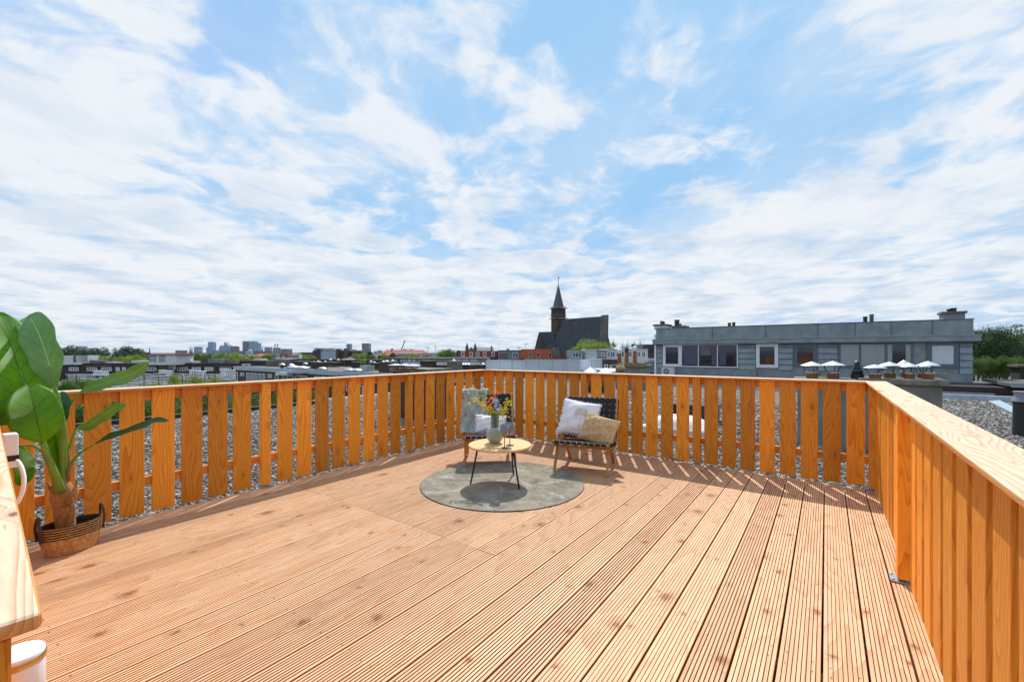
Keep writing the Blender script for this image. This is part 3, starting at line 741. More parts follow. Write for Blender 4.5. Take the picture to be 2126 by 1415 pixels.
def pstrip(p0, p1, w0, w1, n=6):
    vs = []
    for k in range(n + 1):
        q = k / n; x = p0[0] + (p1[0] - p0[0]) * q; z = p0[1] + (p1[1] - p0[1]) * q; ww = w0 + (w1 - w0) * q
        dx, dz_ = p1[0] - p0[0], p1[1] - p0[1]; L = math.hypot(dx, dz_) or 1; nx, nz = -dz_ / L * ww, dx / L * ww
        for s in (-1, 1):
            X, Z = x + nx * s, z + nz * s
            a, b = max(-.95, min(.95, X / .235)), max(-.95, min(.95, Z / .225))
            vs.append((X, PF(a, b, -1)[1] - .004, Z))
    pp_.add(vs, [(2 * k, 2 * k + 1, 2 * k + 3, 2 * k + 2) for k in range(n)])
pstrip((.03, -.15), (.04, .04), .0035, .0025)
for k in range(26):
    a = -.6 + k * .172; l = R.uniform(.07, .11); cx_, cz_ = .04, .05
    mx_, mz_ = cx_ + math.cos(a) * l * .6, cz_ + math.sin(a) * l * .6 + .015
    ex, ez = cx_ + math.cos(a) * l, cz_ + math.sin(a) * l * .8 - .025
    pstrip((cx_, cz_), (mx_, mz_), .002, .005, 3); pstrip((mx_, mz_), (ex, ez), .005, .001, 3)
pstrip((-.05, -.155), (.10, -.15), .005, .003)
pp_.build('palm_print', mat('print_beige', (.58, .54, .42), .95), cu)
JM = jutemat()
cu2, PJ = pillow('cushion', 'tan shaggy woven cushion in front of the white palm cushion', .43, .36, .15, JM, on_chair(ch2, .165, .27, .475), (rad(-30), rad(13), rz2 + rad(-6)), 'cushions on the chairs', noise=.10, n=34)
tf = MB()
for k in range(2600):
    a, b = R.uniform(-.98, .98), R.uniform(-.98, .98); q = Vector(PJ(a, b, -1)); d = Vector((R.uniform(-1, 1), R.uniform(-1.2, -.2), R.uniform(-1.4, .3))).normalized() * R.uniform(.007, .014); sd_ = d.cross(Vector((R.uniform(-1, 1), R.uniform(-1, 1), 1))).normalized() * .0022
    tf.add([q - sd_, q + sd_, q + d], [(0, 1, 2)])
tf.build('shag', JM, cu2, kind='stuff')
pillow('cushion', 'small white cushion with a frilled band on the chair behind the vase', .40, .25, .13, wfab, on_chair(ch1, .02, .36, .445), (rad(-26), rad(4), rz1), 'cushions on the chairs', fringe=True)

# throw blanket over the left chair
def throwmat():
    m = bpy.data.materials.new('throw'); m.use_nodes = True; t = NT(m.node_tree)
    P = t.n('ShaderNodeTexCoord').outputs['UV']
    s = t.n('ShaderNodeSeparateXYZ', {0: P})
    def leafp(cx, cy, k):
        dx = t.math('SUBTRACT', s.outputs[0], cx); dy = t.math('SUBTRACT', s.outputs[1], cy)
        an = t.math('ARCTAN2', dy, dx); r = t.math('POWER', t.math('ADD', t.math('MULTIPLY', dx, dx), t.math('MULTIPLY', dy, dy)), .5)
        l = t.math('PINGPONG', t.math('ADD', t.math('MULTIPLY', an, k), t.math('MULTIPLY', r, 3)), .5)
        return t.math('MULTIPLY', t.math('LESS_THAN', l, .07), t.math('LESS_THAN', r, .33)), r
    a, r1 = leafp(.25, .35, 3.2); b, r2 = leafp(.8, .6, 3.2); c3, r3 = leafp(.4, .95, 3.2)
    ln = t.math('MAXIMUM', a, t.math('MAXIMUM', b, c3))
    n = t.noise(P, 5, 4, .6).outputs[0]
    c = t.mix(t.mr(n, .35, .65), (.44, .47, .41), (.32, .35, .30))
    c = t.mix(t.math('MULTIPLY', ln, .9), c, (.09, .11, .09))
    bs = t.n('ShaderNodeBsdfPrincipled', {'Base Color': c, 'Roughness': 1, 'Specular IOR Level': .1})
    t.n('ShaderNodeOutputMaterial', {0: bs.outputs[0]}); return m
def add_uv(o, nu, nv):
    uv = o.data.uv_layers.new(name='UVMap')
    for l in o.data.loops:
        i = l.vertex_index; uv.data[l.index].uv = ((i % (nu + 1)) / nu, (i // (nu + 1)) / nv)
def throw_pt(a, b):
    # a across, b from seat (0) over the top rail (0.8) to behind (1)
    x = -.355 + .36 * a + (.03 * math.sin(b * 7)) * (a - .2)
    if b < .8:
        q = b / .8; x += .03 * (1 - q) * (a - .5) - .05 * a * (1 - q); p = Vector((x, .46 + .225 * q, .33 + .49 * q)); nrm = Vector((0, -.91, .40))
    else:
        q = (b - .8) / .2; ang = q * 2.6; p = Vector((x, .685 + .035 * (1 - math.cos(ang)), .815 + .035 * math.sin(ang) - max(0, q - .6) * .25)); nrm = Vector((0, -math.cos(ang), math.sin(ang) * .8))
    fold = .020 * math.sin(a * 9 + b * 7 + 1.3 * math.sin(b * 5)) + .012 * math.sin(a * 17 - b * 13) + .008 * math.sin(b * 21 + a * 9 + 2) + .005 * math.sin(a * 37 + b * 31)
    p += nrm * (.040 + fold)
    if b < .12: p.y -= (0.12 - b) * .5
    return tuple(p)
tm = MB(); tm.grid(throw_pt, 46, 46)
th = tm.build('throw_blanket', throwmat(), None, smooth=True, solid=.006); add_uv(th, 46, 46)
th.location = ch1.location; th.rotation_euler = ch1.rotation_euler
tag(th, 'grey green throw with dark leaf pattern hanging over the chair back', 'blanket')

# ------------------------------------------------------------------ basket and banana plant
BC = Vector((-4.33, .655, 0.0005))
bk = thing('woven_basket', 'oval woven basket with black stripes and two looped handles', 'basket', BC, rad(97)); bk.scale = (.74, .74, .9)
bx_, by_ = 1.30, .86
def rings(z0, z1, n, r0, r1):
    pr = []
    for k in range(n * 4 + 1):
        q = k / (n * 4); z = z0 + (z1 - z0) * q; pr.append((r0 + (r1 - r0) * q + .0035 * abs(math.sin(q * n * math.pi)), z))
    return pr
nat = mat('seagrass', (.66, .37, .14), .9, col2=(.38, .18, .06), vscale=35, bump=.9, bscale=70)
dkm = mat('dark_rope', (.035, .022, .015), .8, bump=.6, bscale=90)
MB().lathe([(0, 0), (.135, .0)] + rings(0.002, .125, 9, .140, .162), 48, sx=bx_, sy=by_).build('basket_body', nat, bk, smooth=True)
for k in range(5):
    z = .125 + k * .0185; m_ = [(.162 + .003 * k / 5, z), (.1665 + .003 * k / 5, z + .0046), (.162 + .003 * k / 5, z + .0092)]
    MB().lathe(m_, 48, sx=bx_, sy=by_).build('dark_stripe', dkm, bk, smooth=True)
    z += .0092; m_ = [(.162 + .003 * k / 5, z), (.1665 + .003 * k / 5, z + .0046), (.162 + .003 * k / 5, z + .0093)]
    MB().lathe(m_, 48, sx=bx_, sy=by_).build('tan_stripe', nat, bk, smooth=True)
MB().lathe([(.166, .217), (.168, .222), (.160, .223), (.155, .2), (.150, .1), (.13, .03), (0, .03)], 48, sx=bx_, sy=by_).build('lining', dkm, bk, smooth=True)
for s in (-1, 1):
    x = s * .166 * bx_; m_ = MB()
    pts = [(x, -.05, .12), (x + s * .012, -.052, .21), (x + s * .008, -.04, .275), (x + s * .004, -.015, .305), (x + s * .004, .015, .305), (x + s * .008, .04, .275), (x + s * .012, .052, .21), (x, .05, .12)]
    m_.tube(pts, .011, 8).build('handle', mat('rope_handle', (.13, .08, .05), .9, col2=(.05, .03, .02), vscale=60, bump=.8, bscale=80), bk, smooth=True)

def bananamat(name, a, b, vein, trl=.45):
    m = bpy.data.materials.new(name); m.use_nodes = True; t = NT(m.node_tree)
    P = t.n('ShaderNodeTexCoord').outputs['UV']; s = t.n('ShaderNodeSeparateXYZ', {0: P})
    v = t.math('ABSOLUTE', t.math('SUBTRACT', s.outputs[0], .5))
    ph = t.math('ADD', t.math('MULTIPLY', s.outputs[1], 6.5), t.math('MULTIPLY', v, -3.0))
    vl = t.math('LESS_THAN', t.math('PINGPONG', ph, .5), .016)
    fine = t.math('PINGPONG', t.math('MULTIPLY', ph, 11), .5)
    n = t.noise(t.n('ShaderNodeTexCoord').outputs['Object'], 9, 4, .6).outputs[0]
    c = t.mix(t.mr(n, .3, .7), a, b)
    c = t.mix(t.math('MULTIPLY', fine, .5), c, tuple(x * .55 for x in a))
    c = t.mix(t.math('MULTIPLY', vl, .9), c, tuple(x * .45 for x in a))
    rib = t.math('LESS_THAN', v, .018)
    c = t.mix(rib, c, vein)
    bs = t.n('ShaderNodeBsdfPrincipled', {'Base Color': c, 'Roughness': .42, 'Specular IOR Level': .4})
    bp = t.n('ShaderNodeBump', {'Height': fine, 'Strength': .5, 'Distance': .010}); t.t.links.new(bp.outputs[0], bs.inputs['Normal'])
    tr = t.n('ShaderNodeBsdfTranslucent', {'Color': t.mix(1.0, c, (1.2, 1.25, .5), 'MULTIPLY')})
    mx = t.n('ShaderNodeMixShader', {0: trl, 1: bs.outputs[0], 2: tr.outputs[0]})
    t.n('ShaderNodeOutputMaterial', {0: mx.outputs[0]}); return m
bG = bananamat('banana_leaf', (.15, .38, .008), (.24, .52, .02), (.16, .26, .02), .5)
bL = bananamat('banana_leaf_pale', (.20, .43, .12), (.30, .54, .19), (.50, .62, .25), .3)
bD = bananamat('banana_leaf_blue', (.06, .18, .08), (.09, .25, .11), (.10, .2, .08), .15)
pl_ = thing('banana_plant', 'artificial banana plant with broad green leaves in the oval basket', 'plant', BC + Vector((0, 0, .03)))
def spl(P, n):
    P = [Vector(p) for p in P]; out = []
    Q = [P[0] * 2 - P[1]] + P + [P[-1] * 2 - P[-2]]; m_ = len(P) - 1
    for k in range(n + 1):
        f = k / n * m_; i = min(int(f), m_ - 1); u = f - i; a, b, c, d = Q[i:i + 4]
        out.append(.5 * ((2 * b) + (c - a) * u + (2 * a - 5 * b + 4 * c - d) * u * u + (3 * b - a - 3 * c + d) * u ** 3))
    return out
def bleaf(spine, hw_px, m, fold=.25, tilt=0, wav=.06, tip=.55, base=.35, n=30):
    pts = spl([W(*p) for p in spine], n); dep = spine[len(spine) // 2][2]; hwm = hw_px / FPX * dep
    nu = 14; ph = R.uniform(0, 6)
    def fn(a, b):
        i = min(int(round(b * n)), n); p = pts[i]; t_ = (pts[min(i + 1, n)] - pts[max(i - 1, 0)]).normalized()
        vd = (p - Vector((0, 0, CH))).normalized(); sd = t_.cross(vd).normalized(); nm = sd.cross(t_).normalized()
        if tilt: sd = (sd * math.cos(tilt) + nm * math.sin(tilt)).normalized(); nm = sd.cross(t_)
        prof = (1 - (1 - min(1, b / base)) ** 2.2) if b < base else 1
        if b > tip: prof *= max(0, 1 - ((b - tip) / (1 - tip)) ** 2.4) ** .62
        j = 2 * a - 1; h = hwm * max(prof, .02)
        wv = 1 + wav * math.sin(b * 19 + ph + (2 if j > 0 else 0))
        return tuple(p + sd * j * h * wv + nm * (-fold * h * abs(j) ** 1.4 + wav * .9 * hwm * abs(j) ** 2 * math.sin(b * 21 + ph * 2 + j * 2)))
    mb = MB(); mb.grid(fn, nu, n); o = mb.build('leaf', m, pl_, smooth=True, world=True, solid=.0015); add_uv(o, nu, n)
    return o
bleaf([(87, 920, 2.62), (80, 885, 2.60), (70, 842, 2.62), (58, 797, 2.68)], 40, bG, .12, .1, .02, .5, .5)
bleaf([(74, 862, 2.80), (58, 815, 2.78), (38, 762, 2.76), (17, 705, 2.78), (-14, 645, 2.85)], 46, bG, .15, -.15, .03, .45, .5)
bleaf([(114, 808, 2.86), (103, 760, 2.84), (89, 715, 2.85), (74, 678, 2.88), (60, 654, 2.94)], 28, bL, .30, .35, .07, .72, .45)
bleaf([(163, 815, 3.05), (200, 800, 2.95), (245, 787, 2.86), (285, 770, 2.80), (309, 751, 2.76)], 13, bL, .35, .2, .10, .6, .4)
bleaf([(156, 890, 3.0), (185, 882, 2.92), (215, 862, 2.86), (240, 845, 2.82), (262, 837, 2.80)], 10, bL, .4, -.2, .12, .6, .35)
bleaf([(196, 921, 3.0), (235, 903, 2.9), (280, 889, 2.82), (320, 873, 2.78), (351, 873, 2.76)], 6, bD, .5, .3, .15, .7, .3)
bleaf([(74, 880, 2.95), (40, 850, 2.95), (5, 832, 2.98), (-50, 820, 3.0)], 42, bG, .2, .3, .05, .6, .5)
bleaf([(128, 985, 2.98), (118, 930, 2.98), (112, 870, 2.98), (104, 822, 3.0)], 17, bG, .5, .6, .05, .6, .3)
bleaf([(40, 925, 3.0), (45, 950, 2.97), (48, 980, 2.95), (45, 1008, 2.95)], 17, bG, .3, .5, .05, .6, .4)
bleaf([(120, 900, 3.02), (126, 860, 3.02), (130, 835, 3.02), (128, 812, 3.05)], 13, bD, .3, .2, .05, .6, .4)
petm = mat('petiole', (.17, .33, .05), .45, var=.3, vscale=6)
def petiole(P, r): MB().tube(spl([W(*p) for p in P], 16), [r[0] + (r[1] - r[0]) * k / 16 for k in range(17)], 8).build('petiole', petm, pl_, smooth=True, world=True)
petiole([(126, 1018, 2.97), (112, 980, 2.85), (97, 950, 2.72), (86, 914, 2.62)], (.030, .010))
petiole([(128, 1016, 2.99), (130, 960, 2.97), (132, 900, 2.94), (124, 845, 2.90), (114, 806, 2.86), (103, 760, 2.842)], (.026, .006))
petiole([(134, 1010, 3.0), (138, 965, 3.0), (146, 925, 3.0), (158, 888, 3.0)], (.018, .006))
petiole([(138, 985, 3.0), (160, 946, 3.0), (197, 921, 3.0)], (.012, .005))
petiole([(133, 960, 3.0), (131, 900, 3.02), (141, 850, 3.06), (164, 815, 3.05)], (.014, .006))
petiole([(112, 980, 2.9), (95, 945, 2.93), (72, 926, 2.96), (40, 924, 3.0)], (.014, .006))
petiole([(120, 990, 2.95), (90, 920, 2.85), (74, 862, 2.80), (58, 815, 2.778), (40, 765, 2.758)], (.018, .005))
husk = wood('trunk_fibre', (.36, .22, .11), (.17, .09, .04), 'z', ringf=18, gscale=2.2, knots=.2, rough=.85)
def trunkp():
    pts = spl([BC + Vector((.0, -.02, .03)), W(135, 1075, 3.06), W(132, 1040, 3.03), W(128, 1012, 3.0), W(124, 996, 2.97)], 12)
    MB().tube(pts, [.052, .052, .053, .054, .056, .057, .058, .068, .062, .056, .048, .038, .026], 12).build('trunk', husk, pl_, smooth=True, world=True)
    for (u0, v0, u1, v1, w_) in [(142, 1050, 160, 998, .030), (118, 1040, 97, 1000, .02), (146, 1085, 150, 1030, .02), (140, 1000, 143, 930, .012)]:
        a, b = W(u0, v0, 3.0), W(u1, v1, 2.95); MB().tube([a, (a + b) / 2 + RT * .01, b], [w_, w_ * .8, .003], 6, flat=.3).build('husk', husk, pl_, smooth=True, world=True)
trunkp()

# ------------------------------------------------------------------ things on the own roof
def cowl(name, label, p, r=.17, h=.28, base='rust', group='chimney cowls', tilt=0, mt='cowl'):
    o = thing(name, label, 'chimney cowl', p, R.uniform(0, 1), group)
    MB().lathe([(r * .50, 0), (r * .50, h * .38), (r * .44, h * .38), (r * .44, .01)], 16).build('flue', M[base], o, smooth=False)
    MB().lathe([(r * .53, h * .30), (r * .53, h * .42), (r * .50, h * .42)], 16).build('collar', M['galv'], o, smooth=True)
    for k in range(3):
        q = k * 2.094 + .5; m_ = MB().tube([(math.cos(q) * r * .53, math.sin(q) * r * .53, h * .36), (math.cos(q) * r * .82, math.sin(q) * r * .82, h * .80)], .010, 5); m_.build('bracket', M['zincdk'], o)
    MB().lathe([(0, h), (r * .5, h * .89), (r, h * .76), (r, h * .745), (0, h * .86)], 24).build('cap', M[mt], o)
    return o
Yc = 9.15
def chim_block(label, u0, u1, vt, Y, zb, depth, slabmat='concdk', body='conc', over=.07, name='chimney', loc_u=None):
    a = PY(u0, vt, Y); b = PY(u1, vt, Y); zt = (a.z + b.z) / 2
    o = thing(name, label, 'chimney', ((a.x + b.x) / 2, Y, zb))
    hw_ = (b.x - a.x) / 2
    MB().box(-hw_ + over, hw_ - over, over, depth - over, 0, zt - zb - .09).build('shaft', M[body], o, bevel=.01)
    MB().box(-hw_, hw_, 0, depth, zt - zb - .09, zt - zb).build('slab', M[slabmat], o, bevel=.012)
    return o, zt
o1, z1 = chim_block('low grey cement chimney with a stone slab left of the black vent', 1645, 1779, 786, 8.9, RZ, .62)
o2, z2 = chim_block('wide grey cement chimney with a stone slab below the row of cowls', 1783, 1973, 787, 8.9, RZ, .75)
print('slab z', z1, z2)
def on_slab(u, vbase, z): 
    p = G(u, vbase, z); return (p.x, p.y, z)
for (u, vb, va, wpx, zt, d_, l) in [(1685.5, 780, 750, 45, z1, 9.1, 'leftmost cowl on the low grey chimney, with a rusty base'), (1729.5, 777, 749, 47, z1, 9.2, 'second cowl on the low grey chimney beside the black vent'),
                           (1816.5, 779, 756, 44, z2, 9.05, 'lowest cowl with a rust stained cap right of the black vent'), (1847, 775, 750.5, 43, z2, 9.3, 'cowl between the rust stained one and the round topped one'),
                           (1877, 774, 747, 26, z2, 9.55, 'round topped cowl at the back of the wide chimney'), (1888, 776, 752.6, 36, z2, 9.2, 'small cowl in front of the round topped one'),
                           (1914, 775, 753, 30, z2, 9.5, 'half hidden cowl behind the rightmost one'), (1927, 777, 749, 42, z2, 9.2, 'rightmost cowl on the wide grey chimney')]:
    p = PY(u, va, d_); dd = p.dot(FW); cowl('chimney_cowl', 'pale metal ' + l, (p.x, p.y, zt), wpx / 2 / FPX * dd * .9, max(.15, p.z - zt))
bv = PY(1780, 776, 9.2); bvd = bv.dot(FW); k_ = bvd / FPX
bt = thing('black_roof_vent', 'tall black stepped plastic vent between the two grey chimneys', 'roof vent', (bv.x, bv.y, min(z1, z2)))
MB().lathe([(0, 0), (11 * k_, 0), (11.5 * k_, 11 * k_), (9 * k_, 13 * k_), (11.5 * k_, 15 * k_), (7.5 * k_, 22 * k_), (8.5 * k_, 23 * k_), (6 * k_, 29 * k_), (6.8 * k_, 30 * k_), (4.5 * k_, 34 * k_), (5 * k_, 35.5 * k_), (3 * k_, 37 * k_), (0, 37.5 * k_)], 20).build('vent_body', M['tarp'], bt, smooth=False)
for (u, v) in [(1723, 783), (1936, 777)]:
    p = G(u, v, z1 if u < 1750 else z2); m_ = MB()
    for k in range(60): blob(m_, (p.x + R.gauss(0, .07), p.y + .05 + R.gauss(0, .03), p.z + .005), .022)
    tag(m_.build('moss_patch', M['moss']), 'orange brown moss on the %s chimney slab' % ('low' if u < 1750 else 'wide'), 'moss', kind='stuff')
# brick chimney beyond the left fence with three cowls
lc = thing('chimney', 'brown brick chimney behind the left fence carrying three white cowls', 'chimney', (-8.05, 7.3, RZ))
ZC = 1.0
MB().box(-.62, .62, -.35, .35, 0, ZC - RZ - .08).build('shaft', M['brick'], lc); MB().box(-.68, .68, -.41, .41, ZC - RZ - .08, ZC - RZ).build('slab', M['concdk'], lc)
for (u, va, wpx, l) in [(821, 755, 33, 'left one of the three white cowls above the left fence'), (839, 755.5, 30, 'middle one of the three white cowls above the left fence'), (857, 757.5, 36, 'right and nearest one of the three white cowls above the left fence')]:
    p = W(u, va, 10.3 if u < 850 else 9.9); dd = p.dot(FW); z0 = min(ZC, p.z - .12); cowl('chimney_cowl', l, (p.x, p.y, ZC - .02), wpx / 2 / FPX * dd * .95, max(.14, p.z - ZC + .02))
# sandstone chimney with three clay pots, ahead of the church
cp, zc = chim_block('weathered grey chimney with mossy slab and three clay pots', 1270, 1339, 757, 18.2, RZ, 1.1, over=.12)
for (u, vt, l) in [(1286, 733, 'left clay pot'), (1301, 731, 'middle clay pot with a black cap'), (1318, 728, 'right and widest clay pot')]:
    p = PY(u, vt, 18.7); k_ = p.dot(FW) / FPX; q = thing('clay_chimney_pot', l + ' on the mossy grey chimney', 'chimney pot', (p.x, p.y, zc))
    hh = p.z - zc; rr = 4.3 * k_
    MB().lathe([(rr * 1.05, 0), (rr, .04), (rr * .92, hh), (rr * .8, hh)], 14).build('pot', M['rust'], q, smooth=True)
    MB().lathe([(rr * .9, hh), (rr * .9, hh + .12), (rr * 1.3, hh + .14), (0, hh + .26)], 14).build('cap', M['tarp' if 'black' in l else 'cowl'], q)
m_ = MB()
for k in range(260):
    q = PY(1318 + R.gauss(0, 9), 757, 18.25); blob(m_, (q.x, q.y + R.uniform(0, .25), zc + R.uniform(0, .06)), .05)
tag(m_.build('moss_patch', M['moss']), 'mossy plants on the slab under the clay pots', 'moss', kind='stuff')
p = PY(1288, 765, 15.0); k_ = p.dot(FW) / FPX
mv = thing('mushroom_vent', 'tan domed mushroom vent in front of the mossy chimney', 'roof vent', (p.x, p.y, RZ))
hh = p.z - RZ
MB().lathe([(6.5 * k_, 0), (6.5 * k_, hh - 4 * k_), (6 * k_, hh - 4 * k_)], 16).build('pipe', M['rust'], mv, smooth=True)
MB().lathe([(6 * k_, hh - 3 * k_), (10.5 * k_, hh - .5 * k_), (10.5 * k_, hh + 2 * k_), (7 * k_, hh + 6 * k_), (4 * k_, hh + 7 * k_), (4.5 * k_, hh + 8 * k_), (3 * k_, hh + 10 * k_), (0, hh + 10.5 * k_)], 20).build('dome', mat('tan_clay', (.42, .30, .15), .8, var=.3, vscale=9), mv, smooth=True)
# small umbrella-like cowls in front of the white screens
for (u, v, l) in [(1226, 762, 'left one of two white pointed cowls before the white screens'), (1257, 763.5, 'right one of two white pointed cowls before the white screens')]:
    p = PY(u, v, 16.0); k_ = p.dot(FW) / FPX; cowl('chimney_cowl', l, (p.x, p.y, RZ + .25), 15 * k_, p.z - RZ - .25)
    x_ = thing('vent_stack', 'short dark stack under the %s' % l[:9].replace('one', 'pointed').strip() + ' white cowl', 'roof vent', (p.x, p.y, RZ)); MB().lathe([(.2, 0), (.2, .25), (0, .25)], 12).build('stack', M['tarp'], x_)
# skylight behind the back fence
p = G(1398, 905, RZ)
sk = thing('roof_skylight', 'white domed roof skylight seen through the back fence', 'skylight', (p.x, p.y + .35, RZ), 0)
MB().box(-.62, .62, -.45, .45, 0, .16).build('kerb', M['whitew'], sk, bevel=.02)
MB().grid(lambda a, b: ((a - .5) * 1.1, (b - .5) * .78, .16 + .20 * (1 - (2 * a - 1) ** 4) * (1 - (2 * b - 1) ** 4)), 14, 14).build('dome', M['whitepl'], sk, smooth=True)
db_ = thing('duct_box', 'dark ventilation box behind the white skylight', 'roof vent', (p.x - .1, p.y + 2.2, RZ)); MB().box(-.45, .45, -.3, .3, 0, .35).box(-.5, .5, -.35, .35, .35, .40).build('box', M['tarp'], db_, bevel=.01)
# black pipe & hose near the right rail; big vent at the right edge
for (pts, r, l) in [([G(1655, 875, RZ), G(1720, 893, RZ), G(1765, 885, RZ) + Vector((0, 0, .3))], .03, 'black pipe lying by the grey chimney'), ([G(1775, 912, RZ), G(1800, 905, RZ), G(1830, 900, RZ)], .035, 'pale grey drain pipe on the gravel by the fence corner')]:
    tag(MB().tube([q + Vector((0, 0, .04)) for q in pts], r, 8).build('roof_pipe', M['tarp'] if 'black' in l else M['galv'], smooth=True), l, 'pipe')
m_ = MB(); pts = [G(1700, 900, RZ) + Vector((0, 0, .3)), G(1688, 885, RZ) + Vector((0, 0, .5)), G(1700, 870, RZ) + Vector((0, 0, .45)), G(1735, 872, RZ) + Vector((0, 0, .3)), G(1790, 885, RZ) + Vector((0, 0, .35))]
tag(m_.tube(spl(pts, 20), .008, 6).build('cable', M['galv'], smooth=True), 'thin loose grey cable looping before the grey chimney', 'cable')
p = G(2125, 905, RZ); 
ev = thing('large_roof_vent', 'large grey and black roof vent pipe at the right edge', 'roof vent', (p.x, p.y, RZ))
k_ = p.dot(FW) / FPX; h0 = 90 * k_
MB().lathe([(0.0, 0), (16 * k_, 0), (15 * k_, h0 * .75), (16.5 * k_, h0 * .76), (18 * k_, h0 * .80), (15 * k_, h0 * .87), (0, h0 * .87)], 24).build('lower_pipe', M['tarp'], ev, smooth=False)
MB().lathe([(18.2 * k_, h0 * .80), (14 * k_, h0 * .9), (13 * k_, h0 * .99), (15 * k_, h0), (15 * k_, h0 * 1.03), (0, h0 * 1.04)], 24).build('upper_cap', mat('grey_plastic', (.20, .22, .26), .4), ev, smooth=False)
fs = MB()
a = [G(2052, 835, RZ), G(2075, 833, RZ), G(2126, 858, RZ), G(2126, 872, RZ)]
fs.add([q + Vector((0, 0, .05)) for q in a] + [q + Vector((0, 0, .02)) for q in a], [(0, 1, 2, 3), (7, 6, 5, 4), (0, 4, 5, 1), (1, 5, 6, 2), (2, 6, 7, 3), (3, 7, 4, 0)])
tag(fs.build('metal_flashing', M['flash']), 'pale metal flashing strip laid on the gravel at the right', 'flashing')
a = [G(2078, 829, RZ), G(2090, 826, RZ), G(2126, 829, RZ), G(2126, 836, RZ)]
fs = MB().add([q + Vector((0, 0, .06)) for q in a] + [q + Vector((0, 0, .01)) for q in a], [(0, 1, 2, 3), (7, 6, 5, 4), (0, 4, 5, 1), (1, 5, 6, 2), (2, 6, 7, 3), (3, 7, 4, 0)])
tag(fs.build('metal_flashing', M['flash']), 'short pale metal flashing behind the longer strip', 'flashing')

# ------------------------------------------------------------------ windows
def window(par, x0, x1, z0, z1, y=0, n=1, fm='frame', gm_='glass', fw=.07, curtain=None, split=None, name='window'):
    """opening in a wall whose face is at y (outside = -y)"""
    d1, d2, d3 = y - .03, y - .036, y - .06
    m_ = MB()
    # frame ring
    m_.box(x0, x1, d3, y + .02, z0, z0 + fw).box(x0, x1, d3, y + .02, z1 - fw, z1).box(x0, x0 + fw, d3, y + .02, z0 + fw, z1 - fw).box(x1 - fw, x1, d3, y + .02, z0 + fw, z1 - fw)
    xs = split if split else [x0 + (x1 - x0) * k / n for k in range(1, n)]
    for xx in xs: m_.box(xx - fw * .45, xx + fw * .45, d3 + .004, y + .02, z0 + fw, z1 - fw)
    f = m_.build(name, M[fm], par)
    MB().box(x0 + fw * .9, x1 - fw * .9, d1, y - .001, z0 + fw * .9, z1 - fw * .9).build('pane', M[gm_], f)
    return f

# ------------------------------------------------------------------ zinc clad rooftop storey (Y = 27.3)
ZY = 27.3
def zx(u): return PY(u, 730, ZY).x
def zz(u, v): return PY(u, v, ZY).z
X0, X1 = zx(1363), zx(2020)
ZB_, ZTOP = .0, 2.83
zb = thing('zinc_clad_house', 'long grey zinc clad rooftop storey with wide windows behind the cowls', 'building', ((X0 + X1) / 2, ZY, ZB_))
xc = (X0 + X1) / 2
def lx(u): return zx(u) - xc
wx0, wx1 = X0 - xc, X1 - xc
MB().box(wx0 + .02, wx1 - .02, .02, 6, -3.0, 2.30).build('wall', M['zinc'], zb)
zf = zz(1363, 708)
MB().box(wx0, wx1 , -.10, 6.1, 2.16, 2.83).build('roof_fascia', M['zinc'], zb, bevel=.01)
MB().box(wx0 - .16, wx1 + .2, -.30, .0, 1.86, 2.155).box(wx0 - .18, wx1 + .22, -.32, .0, 2.1, 2.155 + .012).build('gutter_band', M['zinc'], zb, bevel=.01)
MB().box(wx0 - .18, wx1 + .22, -.335, -.30, 2.115, 2.16).build('gutter_edge', M['zinclt'], zb)
MB().box(wx0 - .02, wx1 + .03, -.14, 6.2, 2.832, 2.86).build('roof_edge', M['zincdk'], zb)
for u in (1480, 1590, 1698, 1775, 1850, 1935): MB().box(lx(u) - .02, lx(u) + .02, -.125, -.1, 2.17, 2.82).build('fascia_seam', M['zincdk'], zb)
MB().box(wx0 - .12, wx0 + .0, -.06, .5, -.4, 2.5).build('corner_trim', M['frame'], zb)
# siding panels between windows
def panel(u0, u1):
    m_ = MB(); a, b = lx(u0), lx(u1); z = .42; hgt = .305
    while z < 1.84:
        zt_ = min(z + hgt - .018, 1.85); m_.prism_y = None
        vs = [(x, y, q) for x in (a, b) for (y, q) in ((-.005, z), (-.085, z + .006), (-.008, zt_))]
        m_.add(vs, [(0, 1, 2), (5, 4, 3), (0, 3, 4, 1), (1, 4, 5, 2), (2, 5, 3, 0)]); z += hgt
    return m_.build('siding', M['zinc'], zb)
for (u0, u1) in [(1365, 1376), (1533, 1568), (1617, 1646), (1699, 1739), (1992, 2019)]: panel(u0, u1)
mk = MB(); 
for (u0, u1) in [(1363, 1571), (1574, 1700), (1702, 1850), (1852, 2020)]: mk.box(lx(u0), lx(u1), -.05, .02, .02, .395)
mk.build('base_cladding', M['zinc'], zb, bevel=.008)
zt1 = 1.84
def zwin(u0, u1, v0, v1, split=None, fm='frame', fw=.07):
    um = (u0 + u1) / 2
    return window(zb, lx(u0), lx(u1), zz(um, v1), min(zz(um, v0), 1.85), -.02, fm=fm, fw=fw, split=[lx(q) for q in split] if split else None)
zwin(1377, 1414.5, 708, 760.5, fw=.16); zwin(1414.6, 1532.5, 706, 762, [1450.5, 1490], fw=.055)
zwin(1570, 1616, 704, 763, fw=.17)
zwin(1648, 1696, 704, 760, fm='gframe', fw=.16)
zwin(1740, 1896, 697, 763, [1785, 1838.5], fm='gframe', fw=.10)
zwin(1924, 1990, 696, 763, fm='gframe', fw=.17)
